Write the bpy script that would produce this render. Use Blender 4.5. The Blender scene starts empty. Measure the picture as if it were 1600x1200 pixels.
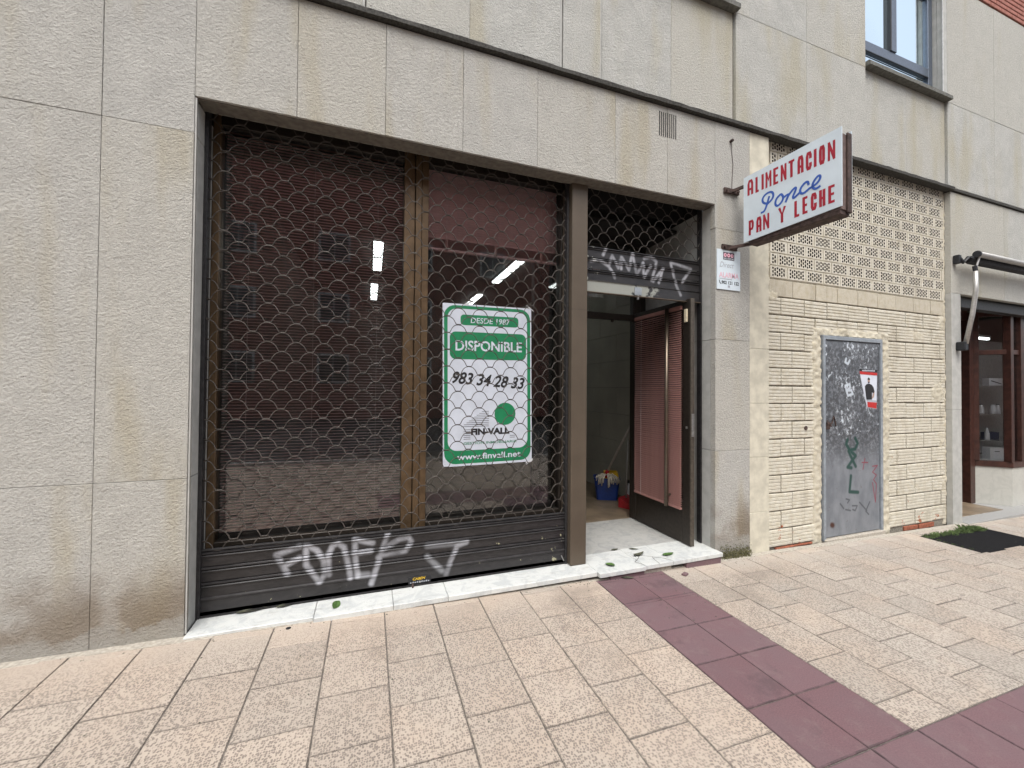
import bpy, math, random
from mathutils import Vector, Matrix, noise
random.seed(7)
sc = bpy.context.scene
C = sc.collection.objects

# ------------------------------------------------------------------ camera
SLOPE = 0.0195            # the street falls gently to the right
YAW, PITCH, ROLL = 0.3389844, 0.01500096, 0.00827762
cam_d = bpy.data.cameras.new('camera')
cam_d.sensor_fit = 'HORIZONTAL'; cam_d.sensor_width = 36.0
cam_d.lens = 627.85 / 1600 * 36
cam_d.clip_start = 0.02; cam_d.clip_end = 500
cam = bpy.data.objects.new('camera', cam_d); C.link(cam)
fwd = Vector((math.sin(YAW) * math.cos(PITCH), math.cos(YAW) * math.cos(PITCH), math.sin(PITCH)))
r0 = Vector((math.cos(YAW), -math.sin(YAW), 0)); u0 = r0.cross(fwd)
rt = math.cos(ROLL) * r0 + math.sin(ROLL) * u0
up = -math.sin(ROLL) * r0 + math.cos(ROLL) * u0
m = Matrix((rt, up, -fwd)).transposed().to_4x4()
m.translation = Vector((0, -2.69, 1.385))
cam.matrix_world = m
sc.camera = cam

# ------------------------------------------------------------------ sky, sun, exposure
SUN_EL, SUN_AZ = math.radians(60), math.radians(200)   # overcast: a very soft sun high behind the camera
w = bpy.data.worlds.new('World'); sc.world = w; w.use_nodes = True
wn = w.node_tree.nodes; wl = w.node_tree.links
bg = wn['Background']
sky = wn.new('ShaderNodeTexSky'); sky.sky_type = 'NISHITA'; sky.sun_disc = False
sky.sun_elevation = SUN_EL; sky.sun_rotation = SUN_AZ
sky.air_density = 1.0; sky.dust_density = 4.0; sky.ozone_density = 1.0
hs = wn.new('ShaderNodeHueSaturation'); hs.inputs['Saturation'].default_value = 0.40
wl.new(sky.outputs[0], hs.inputs['Color']); wl.new(hs.outputs[0], bg.inputs[0])
bg.inputs[1].default_value = 0.14
sd = bpy.data.lights.new('sun', 'SUN'); sd.energy = 1.1; sd.angle = math.radians(40); sd.color = (1, 0.97, 0.93)
so = bpy.data.objects.new('sun', sd); C.link(so)
sdir = Vector((math.sin(SUN_AZ) * math.cos(SUN_EL), math.cos(SUN_AZ) * math.cos(SUN_EL), math.sin(SUN_EL)))
so.rotation_euler = sdir.to_track_quat('Z', 'Y').to_euler(); so.location = (0, -8, 12)
vs = sc.view_settings
vs.view_transform = 'Standard'; vs.look = 'None'; vs.gamma = 1; vs.use_curve_mapping = False
vs.exposure = 1.02
sc.cycles.use_denoising = True
sc.cycles.max_bounces = 8; sc.cycles.transparent_max_bounces = 24

# ------------------------------------------------------------------ helpers: objects
def tag(o, label=None, cat=None, group=None, kind=None):
    for k, v in (('label', label), ('category', cat), ('group', group), ('kind', kind)):
        if v: o[k] = v
    return o
def empty(name, loc=(0, 0, 0), rot=(0, 0, 0), parent=None):
    o = bpy.data.objects.new(name, None); C.link(o); o.location = loc; o.rotation_euler = rot
    o.empty_display_size = 0.1; o.parent = parent
    return o
def link(name, me, parent=None, loc=(0, 0, 0), rot=(0, 0, 0)):
    o = bpy.data.objects.new(name, me); C.link(o); o.parent = parent; o.location = loc; o.rotation_euler = rot
    return o

class MB:
    def __init__(s): s.v = []; s.f = []
    def box(s, x0, x1, y0, y1, z0, z1):
        n = len(s.v)
        s.v += [(x, y, z) for z in (z0, z1) for y in (y0, y1) for x in (x0, x1)]
        s.f += [tuple(n + i for i in q) for q in ((0, 2, 3, 1), (4, 5, 7, 6), (0, 1, 5, 4), (2, 6, 7, 3), (0, 4, 6, 2), (1, 3, 7, 5))]
        return s
    def cbox(s, x0, x1, y0, y1, z0, z1, c):
        """box whose edges are all chamfered by c"""
        n = len(s.v)
        X = (x0, x1); Y = (y0, y1); Z = (z0, z1); sg = (1, -1)
        idx = {}
        for i in (0, 1):
            for j in (0, 1):
                for k in (0, 1):
                    p = (X[i], Y[j], Z[k])
                    for a in range(3):
                        q = [p[0] + sg[i] * c, p[1] + sg[j] * c, p[2] + sg[k] * c]; q[a] = p[a]
                        idx[(i, j, k, a)] = len(s.v); s.v.append(tuple(q))
        F = []
        for a in range(3):
            for side in (0, 1):
                cyc = [(0, 0), (1, 0), (1, 1), (0, 1)]
                if side == 0: cyc = cyc[::-1]
                F.append([idx[tuple(_put(a, side, u, v)) + (a,)] for u, v in cyc])
        for i in (0, 1):
            for j in (0, 1):
                for k in (0, 1):
                    t = [idx[(i, j, k, 0)], idx[(i, j, k, 1)], idx[(i, j, k, 2)]]
                    if (i + j + k) % 2 == 0: t = t[::-1]
                    F.append(t)
        for a in range(3):
            b, c2 = (a + 1) % 3, (a + 2) % 3
            for u in (0, 1):
                for v in (0, 1):
                    ks = []
                    for t in (0, 1):
                        co = [0, 0, 0]; co[a] = t; co[b] = u; co[c2] = v
                        ks.append(tuple(co))
                    q = [idx[ks[0] + (b,)], idx[ks[1] + (b,)], idx[ks[1] + (c2,)], idx[ks[0] + (c2,)]]
                    if (u + v) % 2 == 1: q = q[::-1]
                    F.append(q)
        s.f += [tuple(q) for q in F]
        return s
    def tube(s, pts, r, n=8, caps=True, radii=None):
        pts = [Vector(p) for p in pts]; base = len(s.v)
        prev = None
        for i, p in enumerate(pts):
            t = (pts[min(i + 1, len(pts) - 1)] - pts[max(i - 1, 0)]).normalized()
            if prev is None:
                a = Vector((0, 0, 1)) if abs(t.z) < 0.9 else Vector((0, 1, 0))
                e1 = t.cross(a).normalized()
            else:
                e1 = (prev - t * prev.dot(t)).normalized()
            prev = e1; e2 = t.cross(e1)
            rr = radii[i] if radii else r
            for k in range(n):
                an = 2 * math.pi * k / n
                s.v.append(tuple(p + (e1 * math.cos(an) + e2 * math.sin(an)) * rr))
        for i in range(len(pts) - 1):
            for k in range(n):
                a = base + i * n + k; b = base + i * n + (k + 1) % n
                s.f.append((a, b, b + n, a + n))
        if caps:
            s.f.append(tuple(base + k for k in range(n))[::-1])
            s.f.append(tuple(base + (len(pts) - 1) * n + k for k in range(n)))
        return s
    def prof_x(s, prof, x0, x1, cuts=1, fn=None):
        """extrude an open (y,z) profile along x"""
        base = len(s.v); L = len(prof)
        for i in range(cuts + 1):
            x = x0 + (x1 - x0) * i / cuts
            for (y, z) in prof:
                p = (x, y, z)
                s.v.append(fn(*p) if fn else p)
        for i in range(cuts):
            for k in range(L - 1):
                a = base + i * L + k
                s.f.append((a, a + L, a + L + 1, a + 1))
        return s
    def quad(s, *p):
        n = len(s.v); s.v += [tuple(q) for q in p]; s.f.append(tuple(range(n, n + len(p)))); return s
    def mesh(s, name, mat, smooth=False):
        me = bpy.data.meshes.new(name); me.from_pydata(s.v, [], s.f); me.materials.append(mat)
        if smooth: me.polygons.foreach_set('use_smooth', [True] * len(me.polygons))
        me.update(); return me
    def build(s, name, mat, parent=None, smooth=False, loc=(0, 0, 0), rot=(0, 0, 0)):
        return link(name, s.mesh(name, mat, smooth), parent, loc, rot)
def _put(a, side, u, v):
    co = [0, 0, 0]; co[a] = side; co[(a + 1) % 3] = u; co[(a + 2) % 3] = v
    return co

# ------------------------------------------------------------------ helpers: materials
class NT:
    def __init__(s, name):
        s.mat = bpy.data.materials.new(name); s.mat.use_nodes = True
        s.t = s.mat.node_tree; s.n = s.t.nodes; s.l = s.t.links
        s.b = s.n['Principled BSDF']; s.out = s.n['Material Output']
    def node(s, ty, **kw):
        x = s.n.new(ty)
        for k, v in kw.items(): setattr(x, k, v)
        return x
    def put(s, sock, v):
        if hasattr(v, 'is_linked') or isinstance(v, bpy.types.NodeSocket): s.l.new(v, sock)
        elif v is not None:
            if hasattr(sock.default_value, '__len__') and isinstance(v, tuple) and len(v) == 3 and len(sock.default_value) == 4: v = v + (1,)
            sock.default_value = v
    def math(s, op, a, b=0.0, c=None, clamp=False):
        x = s.node('ShaderNodeMath', operation=op, use_clamp=clamp); s.put(x.inputs[0], a); s.put(x.inputs[1], b)
        if c is not None: s.put(x.inputs[2], c)
        return x.outputs[0]
    def vm(s, op, a, b=None, scale=None):
        x = s.node('ShaderNodeVectorMath', operation=op); s.put(x.inputs[0], a)
        if b is not None: s.put(x.inputs[1], b)
        if scale is not None: s.put(x.inputs['Scale'], scale)
        return x.outputs['Value'] if op in ('DOT_PRODUCT', 'LENGTH', 'DISTANCE') else x.outputs[0]
    def obj(s): return s.node('ShaderNodeTexCoord').outputs['Object']
    def pos(s): return s.node('ShaderNodeNewGeometry').outputs['Position']
    def rnd(s): return s.node('ShaderNodeObjectInfo').outputs['Random']
    def noise(s, vec, scale, detail=3, rough=0.55, dist=0.0):
        x = s.node('ShaderNodeTexNoise'); s.put(x.inputs['Vector'], vec); x.inputs['Scale'].default_value = scale
        x.inputs['Detail'].default_value = detail; x.inputs['Roughness'].default_value = rough; x.inputs['Distortion'].default_value = dist
        return x.outputs[0]
    def voro(s, vec, scale, feature='F1', rnd=1.0):
        x = s.node('ShaderNodeTexVoronoi', feature=feature); s.put(x.inputs['Vector'], vec); x.inputs['Scale'].default_value = scale
        x.inputs['Randomness'].default_value = rnd
        return x.outputs['Distance']
    def mapr(s, v, a, b, c=0.0, d=1.0, smooth=True):
        x = s.node('ShaderNodeMapRange'); x.interpolation_type = 'SMOOTHSTEP' if smooth else 'LINEAR'
        s.put(x.inputs[0], v)
        for i, q in enumerate((a, b, c, d)): s.put(x.inputs[1 + i], q)
        return x.outputs[0]
    def mix(s, f, a, b, blend='MIX'):
        x = s.node('ShaderNodeMix', data_type='RGBA', blend_type=blend); s.put(x.inputs[0], f); s.put(x.inputs[6], a); s.put(x.inputs[7], b)
        return x.outputs[2]
    def bump(s, h, strength=0.5, dist=0.01, normal=None):
        x = s.node('ShaderNodeBump'); x.inputs['Strength'].default_value = strength; x.inputs['Distance'].default_value = dist
        s.put(x.inputs['Height'], h)
        if normal is not None: s.put(x.inputs['Normal'], normal)
        return x.outputs[0]
    def scalev(s, vec, sx, sy, sz): return s.vm('MULTIPLY', vec, (sx, sy, sz))
    def set(s, col=None, rough=None, metal=None, normal=None, spec=None, emit=None, estr=None):
        b = s.b
        if col is not None: s.put(b.inputs['Base Color'], col)
        if rough is not None: s.put(b.inputs['Roughness'], rough)
        if metal is not None: s.put(b.inputs['Metallic'], metal)
        if normal is not None: s.put(b.inputs['Normal'], normal)
        if spec is not None: s.put(b.inputs['Specular IOR Level'], spec)
        if emit is not None: s.put(b.inputs['Emission Color'], emit); b.inputs['Emission Strength'].default_value = estr
        return s.mat
    def strokes(s, vec2, polys, r, soft):
        """spray or marker strokes as distance to poly-lines in the x-z plane; returns a 0..1 mask"""
        cur = None
        for pl in polys:
            for (ax, az), (bx, bz) in zip(pl[:-1], pl[1:]):
                ba = Vector((bx - ax, 0, bz - az)); L2 = max(ba.length_squared, 1e-9)
                pa = s.vm('SUBTRACT', vec2, (ax, 0, az))
                h = s.math('ADD', s.vm('DOT_PRODUCT', pa, tuple(ba / L2)), 0.0, clamp=True)
                q = s.node('ShaderNodeVectorMath', operation='SCALE'); q.inputs[0].default_value = ba; s.l.new(h, q.inputs['Scale'])
                d = s.vm('DISTANCE', pa, q.outputs[0])
                cur = d if cur is None else s.math('MINIMUM', cur, d)
        return s.mapr(cur, r + soft, r - soft, 0, 1)
    def xz(s, vec):
        return s.vm('MULTIPLY', vec, (1, 0, 1))

def plain(name, col, rough=0.6, metal=0.0, spec=None, var=0.12, sc_=40, bump=0.0):
    t = NT(name); o = t.obj()
    n = t.noise(o, sc_, 4)
    c = t.mix(t.mapr(n, 0.3, 0.7), tuple(x * (1 - var) for x in col), tuple(min(1, x * (1 + var)) for x in col))
    nn = t.bump(n, bump, 0.004) if bump else None
    return t.set(c, rough, metal, nn, spec)

def mat_stone(name, base, warm, rough_scale=1.0, damp=True):
    """bush-hammered limestone cladding: pecked relief, per-slab tone, rain runs, rising damp near the footing"""
    t = NT(name); p = t.pos(); rn = t.rnd()
    pv = t.vm('ADD', p, t.vm('SCALE', (31.0, 17.0, 23.0), scale=rn))
    n1 = t.noise(pv, 95 * rough_scale, 3, 0.7)
    n1b = t.noise(t.scalev(pv, 1, 1, 1.25), 48 * rough_scale, 4, 0.7)
    n2 = t.noise(pv, 7, 5, 0.6)
    n3 = t.noise(t.scalev(pv, 1.0, 1, 0.18), 3.2, 3, 0.5)
    c = t.mix(t.mapr(n2, 0.3, 0.7), tuple(x * 0.92 for x in base), tuple(x * 1.06 for x in base))
    c = t.mix(t.mapr(rn, 0, 1, 0.0, 0.80, False), c, warm)
    c = t.mix(t.math('MULTIPLY', t.mapr(n3, 0.50, 0.68), 0.60), c, tuple(x * y for x, y in zip(base, (0.88, 0.80, 0.60))))
    pit_shade = t.math('ADD', t.math('MULTIPLY', n1, 0.5), t.math('MULTIPLY', n1b, 0.5))
    c = t.mix(t.mapr(pit_shade, 0.36, 0.62, 0.27, 0.0), c, tuple(x * 0.45 for x in base))  # hollows darkened in colour to paint in the relief shading
    c = t.mix(t.mapr(n1, 0.36, 0.24, 0.0, 0.6), c, tuple(x * 0.30 for x in base))  # deepest pecks painted darker still, as their shade
    sepz = t.node('ShaderNodeSeparateXYZ'); t.l.new(p, sepz.inputs[0]); z = sepz.outputs[2]; x = sepz.outputs[0]
    zz = t.math('ADD', z, t.math('MULTIPLY', t.noise(p, 5, 6, 0.68), 0.30))
    if damp:
        band = t.math('MULTIPLY', t.mapr(zz, 0.66, 0.34), t.mapr(zz, 0.20, 0.27))
        band = t.math('MULTIPLY', band, t.mapr(t.noise(p, 2.6, 3), 0.30, 0.55))
        c = t.mix(t.math('MULTIPLY', band, 0.72), c, (0.150, 0.110, 0.070))
        low = t.mapr(zz, 0.262, 0.248)
        c = t.mix(t.math('MULTIPLY', low, 0.75), c, (0.27, 0.255, 0.225))
    h = t.math('ADD', t.math('MULTIPLY', n1, 0.7), t.math('MULTIPLY', n1b, 0.9))
    return t.set(c, 0.9, 0, t.bump(h, 1.0, 0.010), 0.2)

M = {}
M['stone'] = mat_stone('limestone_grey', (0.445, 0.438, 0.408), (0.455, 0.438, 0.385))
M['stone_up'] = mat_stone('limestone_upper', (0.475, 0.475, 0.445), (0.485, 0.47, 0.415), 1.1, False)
M['jamb'] = plain('honed_stone_jamb', (0.40, 0.40, 0.375), 0.75, var=0.10, sc_=12, bump=0.1)
M['cream'] = plain('cream_painted_render', (0.53, 0.50, 0.405), 0.85, var=0.14, sc_=9, bump=0.3)
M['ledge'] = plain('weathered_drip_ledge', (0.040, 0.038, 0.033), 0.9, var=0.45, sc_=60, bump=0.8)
M['sillstone'] = plain('dark_sill_stone', (0.12, 0.12, 0.105), 0.8, var=0.3, sc_=40, bump=0.3)
M['backing'] = plain('dark_backing', (0.11, 0.10, 0.09), 0.95)
M['soffit'] = plain('shaded_soffit', (0.13, 0.115, 0.095), 0.9, var=0.25, sc_=30)  # shade under the lintel put into the colour
M['jointfill'] = plain('grey_joint_filler', (0.20, 0.19, 0.17), 0.95)
M['void'] = plain('dark_cavity', (0.012, 0.011, 0.010), 0.9)

def mat_marble(name, base, vein, dirt):
    t = NT(name); p = t.pos()
    n = t.noise(p, 9, 6, 0.65, 1.2); f = t.noise(p, 140, 3)
    c = t.mix(t.mapr(n, 0.45, 0.62), base, vein)
    c = t.mix(t.math('MULTIPLY', t.mapr(f, 0.60, 0.72), 0.5), c, dirt)
    g = t.noise(t.scalev(p, 2, 9, 1), 4, 5, 0.7)
    c = t.mix(t.math('MULTIPLY', t.mapr(g, 0.52, 0.75), 0.5), c, dirt)
    return t.set(c, 0.42, 0, t.bump(f, 0.12, 0.002), 0.4)
M['marble'] = mat_marble('white_marble', (0.57, 0.585, 0.565), (0.47, 0.49, 0.485), (0.24, 0.23, 0.20))
M['marble_in'] = mat_marble('worn_marble', (0.40, 0.40, 0.38), (0.32, 0.325, 0.32), (0.15, 0.14, 0.125))
M['base_marble'] = mat_marble('grey_veined_marble', (0.46, 0.46, 0.42), (0.42, 0.42, 0.385), (0.36, 0.35, 0.32))
M['granite'] = plain('grey_granite', (0.28, 0.28, 0.27), 0.7, var=0.35, sc_=260)

# graffiti stroke geometry (x, z in metres on the shutter)
G1 = [[(-0.409, 0.384), (-0.536, 0.347), (-0.475, 0.223)], [(-0.496, 0.274), (-0.408, 0.312)], [(-0.373, 0.384), (-0.369, 0.262), (-0.299, 0.156)],
      [(-0.36, 0.383), (-0.31, 0.349), (-0.268, 0.28), (-0.258, 0.187), (-0.291, 0.146)],
      [(-0.237, 0.184), (-0.243, 0.304), (-0.218, 0.366), (-0.184, 0.38), (-0.149, 0.348), (-0.117, 0.213), (-0.107, 0.146)],
      [(0.028, 0.355), (-0.084, 0.392), (-0.078, 0.255), (-0.063, 0.154)], [(-0.087, 0.298), (0.02, 0.304)], [(0.124, 0.406), (0.023, 0.089)],
      [(0.066, 0.255), (0.111, 0.316), (0.204, 0.363), (0.261, 0.367), (0.281, 0.335), (0.243, 0.276), (0.093, 0.266)],
      [(0.67, 0.289), (0.602, 0.267), (0.551, 0.161), (0.522, 0.079)]]
G1f = [[(0.39, 0.218), (0.491, 0.109)], [(0.389, 0.292), (0.665, 0.285)], [(-0.063, 0.154), (0.0, 0.15)]]
G2 = [[(1.827, 2.582), (1.792, 2.503)], [(1.677, 2.439), (1.746, 2.454), (1.792, 2.439), (1.843, 2.414), (1.878, 2.507), (1.938, 2.411), (1.966, 2.503), (1.966, 2.407)],
      [(1.974, 2.501), (2.043, 2.405), (2.075, 2.551), (2.121, 2.375), (2.187, 2.481), (2.192, 2.358), (2.263, 2.464)],
      [(2.196, 2.52), (2.263, 2.539), (2.323, 2.507), (2.306, 2.434), (2.272, 2.338)], [(2.29, 2.333), (2.393, 2.454), (2.35, 2.328)],
      [(1.843, 2.414), (1.879, 2.374), (1.903, 2.325)], [(2.476, 2.517), (2.494, 2.454), (2.53, 2.335), (2.58, 2.237)], [(2.476, 2.517), (2.698, 2.483), (2.597, 2.352)]]
def mat_shutter(name, polys, r, faint=None, bare=False):
    t = NT(name); p = t.pos()
    n = t.noise(t.scalev(p, 1, 1, 3), 14, 5, 0.6)
    c = t.mix(t.mapr(n, 0.3, 0.7), (0.014, 0.0135, 0.0145), (0.028, 0.026, 0.027))
    sep = t.node('ShaderNodeSeparateXYZ'); t.l.new(p, sep.inputs[0]); x = sep.outputs[0]; z = sep.outputs[2]
    ch = t.noise(p, 22, 4, 0.6)
    if bare:     # paint gone from the left of the bottom rail
        e = t.math('ADD', x, t.math('MULTIPLY', t.math('SUBTRACT', t.noise(p, 16, 4), 0.5), 0.9))
        k = t.math('MULTIPLY', t.mapr(e, 2.27, 2.17), t.mapr(z, 2.285, 2.275))
        c = t.mix(k, c, (0.27, 0.28, 0.25))
        k2 = t.math('MULTIPLY', t.mapr(t.noise(p, 11, 3), 0.60, 0.64), t.mapr(x, 1.80, 1.68))
        c = t.mix(k2, c, (0.34, 0.35, 0.31))
    else:        # chipped to the olive primer, mostly low and at the ends
        e = t.math('ADD', ch, t.math('ADD', t.mapr(x, 1.10, 1.46, 0, 0.085), t.mapr(z, 0.28, 0.05, 0, 0.045)))
        c = t.mix(t.mapr(e, 0.735, 0.75), c, (0.30, 0.29, 0.19))
    dust = t.noise(p, 60, 4, 0.7)
    c = t.mix(t.math('MULTIPLY', t.mapr(dust, 0.55, 0.85), 0.30), c, (0.13, 0.12, 0.115))
    q = t.xz(p)
    q2 = t.vm('ADD', q, t.vm('SCALE', t.xz(t.vm('SUBTRACT', t.node('ShaderNodeTexNoise').outputs['Color'], (0.5, 0.5, 0.5))), scale=0.004))
    sp = t.strokes(q2, polys, r, r * 0.75)
    sp = t.math('MULTIPLY', sp, t.mapr(t.noise(p, 9, 3), 0.30, 0.65, 0.25, 0.66))
    c = t.mix(sp, c, (0.50, 0.51, 0.55))
    if faint:
        sf = t.strokes(q2, faint, r * 1.1, r * 0.9)
        c = t.mix(t.math('MULTIPLY', sf, 0.30), c, (0.60, 0.62, 0.66))
    return t.set(c, t.mapr(n, 0, 1, 0.26, 0.46), 0.0, t.bump(dust, 0.15, 0.002), 0.5)
M['shutter'] = mat_shutter('painted_shutter_slat', G1, 0.0165, G1f)
M['shutter_door'] = mat_shutter('painted_door_shutter_slat', G2, 0.0125, None, True)
M['rod'] = plain('weathered_steel_rod', (0.062, 0.053, 0.045), 0.55, 0.1, var=0.35, sc_=50)
M['rail'] = plain('dark_guide_rail', (0.030, 0.029, 0.030), 0.5, 0.3, var=0.3)
M['post'] = plain('bronze_painted_post', (0.100, 0.078, 0.056), 0.45, 0.25, var=0.07, sc_=6)
M['bronze'] = plain('bronze_anodised', (0.120, 0.078, 0.042), 0.42, 0.45, var=0.22, sc_=14)
M['frame_dk'] = plain('dark_bronze_frame', (0.030, 0.024, 0.019), 0.4, 0.3, var=0.2)
M['frame_edge'] = plain('worn_bronze_edge', (0.10, 0.085, 0.068), 0.4, 0.5, var=0.2)
M['handle'] = plain('bronze_pull_bar', (0.15, 0.12, 0.09), 0.32, 0.7, var=0.1)
M['steel'] = plain('steel', (0.42, 0.42, 0.41), 0.35, 0.9, var=0.2)
M['blind'] = plain('pink_slat', (0.345, 0.178, 0.155), 0.45, var=0.07, sc_=20)  # darker copy of the slat pink, lowered for the entrance shade
M['blind_lit'] = plain('lit_pink_slat', (0.78, 0.52, 0.51), 0.4, var=0.06, sc_=20)  # same slat pink, brightened to stand in for daylight on the window blinds
M['cord'] = plain('blind_cord', (0.55, 0.50, 0.48), 0.8)
M['ivory'] = plain('ivory_plastic', (0.60, 0.53, 0.38), 0.5)

def mat_glass(name, tint=(0.9, 0.92, 0.91), refl=1.0, dirt=0.05, gcol=(1, 1, 1)):
    t = NT(name)
    tr = t.node('ShaderNodeBsdfTransparent'); tr.inputs[0].default_value = (*tint, 1)
    gl = t.node('ShaderNodeBsdfGlossy'); gl.inputs['Roughness'].default_value = 0.0; gl.inputs[0].default_value = (*gcol, 1)
    df = t.node('ShaderNodeBsdfDiffuse'); df.inputs[0].default_value = (0.5, 0.5, 0.48, 1)
    fr = t.node('ShaderNodeFresnel'); fr.inputs[0].default_value = 1.5
    f2 = t.math('MULTIPLY', fr.outputs[0], 1.6 * refl, clamp=True)
    m1 = t.node('ShaderNodeMixShader'); t.l.new(f2, m1.inputs[0]); t.l.new(tr.outputs[0], m1.inputs[1]); t.l.new(gl.outputs[0], m1.inputs[2])
    p = t.pos(); d = t.math('MULTIPLY', t.mapr(t.noise(t.scalev(p, 1, 1, 0.5), 9, 5, 0.7), 0.35, 0.8), dirt)
    m2 = t.node('ShaderNodeMixShader'); t.l.new(d, m2.inputs[0]); t.l.new(m1.outputs[0], m2.inputs[1]); t.l.new(df.outputs[0], m2.inputs[2])
    t.l.new(m2.outputs[0], t.out.inputs[0])
    return t.mat
M['glass'] = mat_glass('window_glass', (0.985, 0.988, 0.986), 1.0, 0.012)
M['glass_clear'] = mat_glass('clear_glass', (0.97, 0.975, 0.972), 0.6, 0.01)
M['glass_up'] = mat_glass('upper_window_glass', (0.62, 0.76, 0.84), 4.5, 0.0, (0.80, 0.93, 1.0))

def mat_tile(name, light, dark, red=False):
    t = NT(name); o = t.obj(); rn = t.rnd(); p = t.pos()
    ov = t.vm('ADD', o, t.vm('SCALE', (7.0, 13.0, 0.0), scale=rn))
    if red:
        n = t.noise(ov, 160, 4, 0.7); g = t.noise(p, 4, 4)
        c = t.mix(t.mapr(n, 0.3, 0.7), tuple(x * 0.82 for x in light), tuple(x * 1.15 for x in light))
        c = t.mix(t.mapr(g, 0.35, 0.7, 0, 0.5), c, dark)
        c = t.mix(t.mapr(rn, 0, 1, 0, 0.22, False), c, tuple(x * 1.5 for x in dark))
        d = t.noise(p, 9, 6, 0.75)
        c = t.mix(t.mapr(d, 0.50, 0.75, 0, 0.40), c, (0.20, 0.155, 0.15))
        sp_ = t.noise(ov, 420, 2)
        c = t.mix(t.mapr(sp_, 0.62, 0.72, 0, 0.5), c, (0.24, 0.19, 0.185))
        c = t.mix(t.mapr(t.noise(p, 3, 5, 0.7), 0.56, 0.70, 0, 0.40), c, (0.055, 0.038, 0.042))
        so_ = t.node('ShaderNodeSeparateXYZ'); t.l.new(o, so_.inputs[0])
        ed = t.math('MAXIMUM', t.math('ABSOLUTE', so_.outputs[0]), t.math('ABSOLUTE', so_.outputs[1]))
        rim = t.math('MULTIPLY', t.mapr(ed, 0.1415, 0.1455), t.mapr(ed, 0.156, 0.152))
        c = t.mix(t.math('MULTIPLY', rim, t.mapr(t.noise(p, 11, 4, 0.7), 0.35, 0.65, 0.1, 0.75)), c, (0.045, 0.034, 0.036))
        return t.set(c, 0.8, 0, t.bump(n, 0.45, 0.003), 0.3)
    wv = t.vm('ADD', ov, t.vm('SCALE', t.vm('SUBTRACT', _ncol(t, ov, 60), (0.5, 0.5, 0.5)), scale=0.005))
    v = t.voro(t.scalev(wv, 1.0, 0.80, 1), 112, rnd=0.62)
    spot = t.mapr(v, 0.56, 0.36)
    wear = t.mapr(t.noise(p, 3.2, 4, 0.6), 0.30, 0.60, 0.72, 1.0)
    sep = t.node('ShaderNodeSeparateXYZ'); t.l.new(p, sep.inputs[0])
    walk = t.mapr(t.math('ADD', sep.outputs[1], t.math('MULTIPLY', t.noise(p, 6, 3), 0.15)), 0.02, -0.30, 0.30, 1.0)   # relief worn flat along the wall
    k = t.math('MULTIPLY', t.math('MULTIPLY', spot, wear), walk)
    g = t.noise(p, 2.1, 4, 0.6); f = t.noise(ov, 300, 2)
    lc = t.mix(t.mapr(rn, 0.15, 0.95, 0, 0.6, False), light, (0.415, 0.370, 0.315))
    lc = t.mix(t.mapr(sep.outputs[0], 1.9, 3.0, 0.0, 0.5), lc, (0.41, 0.39, 0.35))     # greyer batch beyond the red band
    lc = t.mix(t.mapr(g, 0.42, 0.66, 0, 0.45), lc, (0.47, 0.37, 0.285))
    lc = t.mix(t.mapr(f, 0.3, 0.7, 0, 0.3), lc, (0.28, 0.25, 0.22))
    c = t.mix(t.math('MULTIPLY', k, 0.85), lc, dark)
    tone = t.mapr(t.math('FRACT', t.math('MULTIPLY', rn, 7.31)), 0, 1, 0.0, 0.20, False)
    c = t.mix(tone, c, (0.16, 0.145, 0.13))
    gum = t.math('MULTIPLY', t.mapr(t.voro(p, 5.5), 0.075, 0.055), t.mapr(t.noise(p, 1.7, 2), 0.45, 0.55))
    c = t.mix(t.math('MULTIPLY', gum, 0.55), c, (0.13, 0.12, 0.11))
    st = t.noise(p, 1.1, 5, 0.7)
    c = t.mix(t.mapr(st, 0.56, 0.72, 0, 0.40), c, (0.14, 0.125, 0.11))
    so_ = t.node('ShaderNodeSeparateXYZ'); t.l.new(o, so_.inputs[0])
    ed = t.math('MAXIMUM', t.math('ABSOLUTE', so_.outputs[0]), t.math('ABSOLUTE', so_.outputs[1]))
    rim = t.math('MULTIPLY', t.mapr(ed, 0.1435, 0.1475), t.mapr(ed, 0.156, 0.152))      # darker line along the tile rims, so the joints read
    rim = t.math('MULTIPLY', rim, t.mapr(t.noise(p, 14, 4, 0.7), 0.30, 0.62, 0.15, 0.62))
    c = t.mix(rim, c, (0.125, 0.110, 0.096))
    h = t.math('SUBTRACT', 1.0, k)
    return t.set(c, 0.8, 0, t.bump(h, 0.55, 0.004), 0.3)
def _ncol(t, vec, scale):
    x = t.node('ShaderNodeTexNoise'); t.put(x.inputs['Vector'], vec); x.inputs['Scale'].default_value = scale; x.inputs['Detail'].default_value = 2
    return x.outputs['Color']
M['tile'] = mat_tile('pitted_sand_tile', (0.470, 0.396, 0.325), (0.185, 0.155, 0.133))
M['redtile'] = mat_tile('mauve_tile', (0.145, 0.083, 0.091), (0.132, 0.092, 0.100), True)
M['grout'] = plain('grout', (0.13, 0.115, 0.10), 0.95, var=0.4, sc_=60)
M['cement'] = plain('cement_strip', (0.36, 0.33, 0.28), 0.95, var=0.2, sc_=50, bump=0.5)
M['asphalt'] = plain('asphalt', (0.040, 0.040, 0.041), 0.95, var=0.5, sc_=160, bump=0.8)
M['soil'] = plain('dark_patch', (0.011, 0.011, 0.012), 0.95, spec=0.1, var=0.6, sc_=120, bump=0.9)
M['grass'] = plain('grass_blade', (0.075, 0.115, 0.035), 0.8, var=0.5, sc_=8)
M['moss'] = plain('dry_moss', (0.105, 0.100, 0.045), 0.95, var=0.5, sc_=60)
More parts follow.
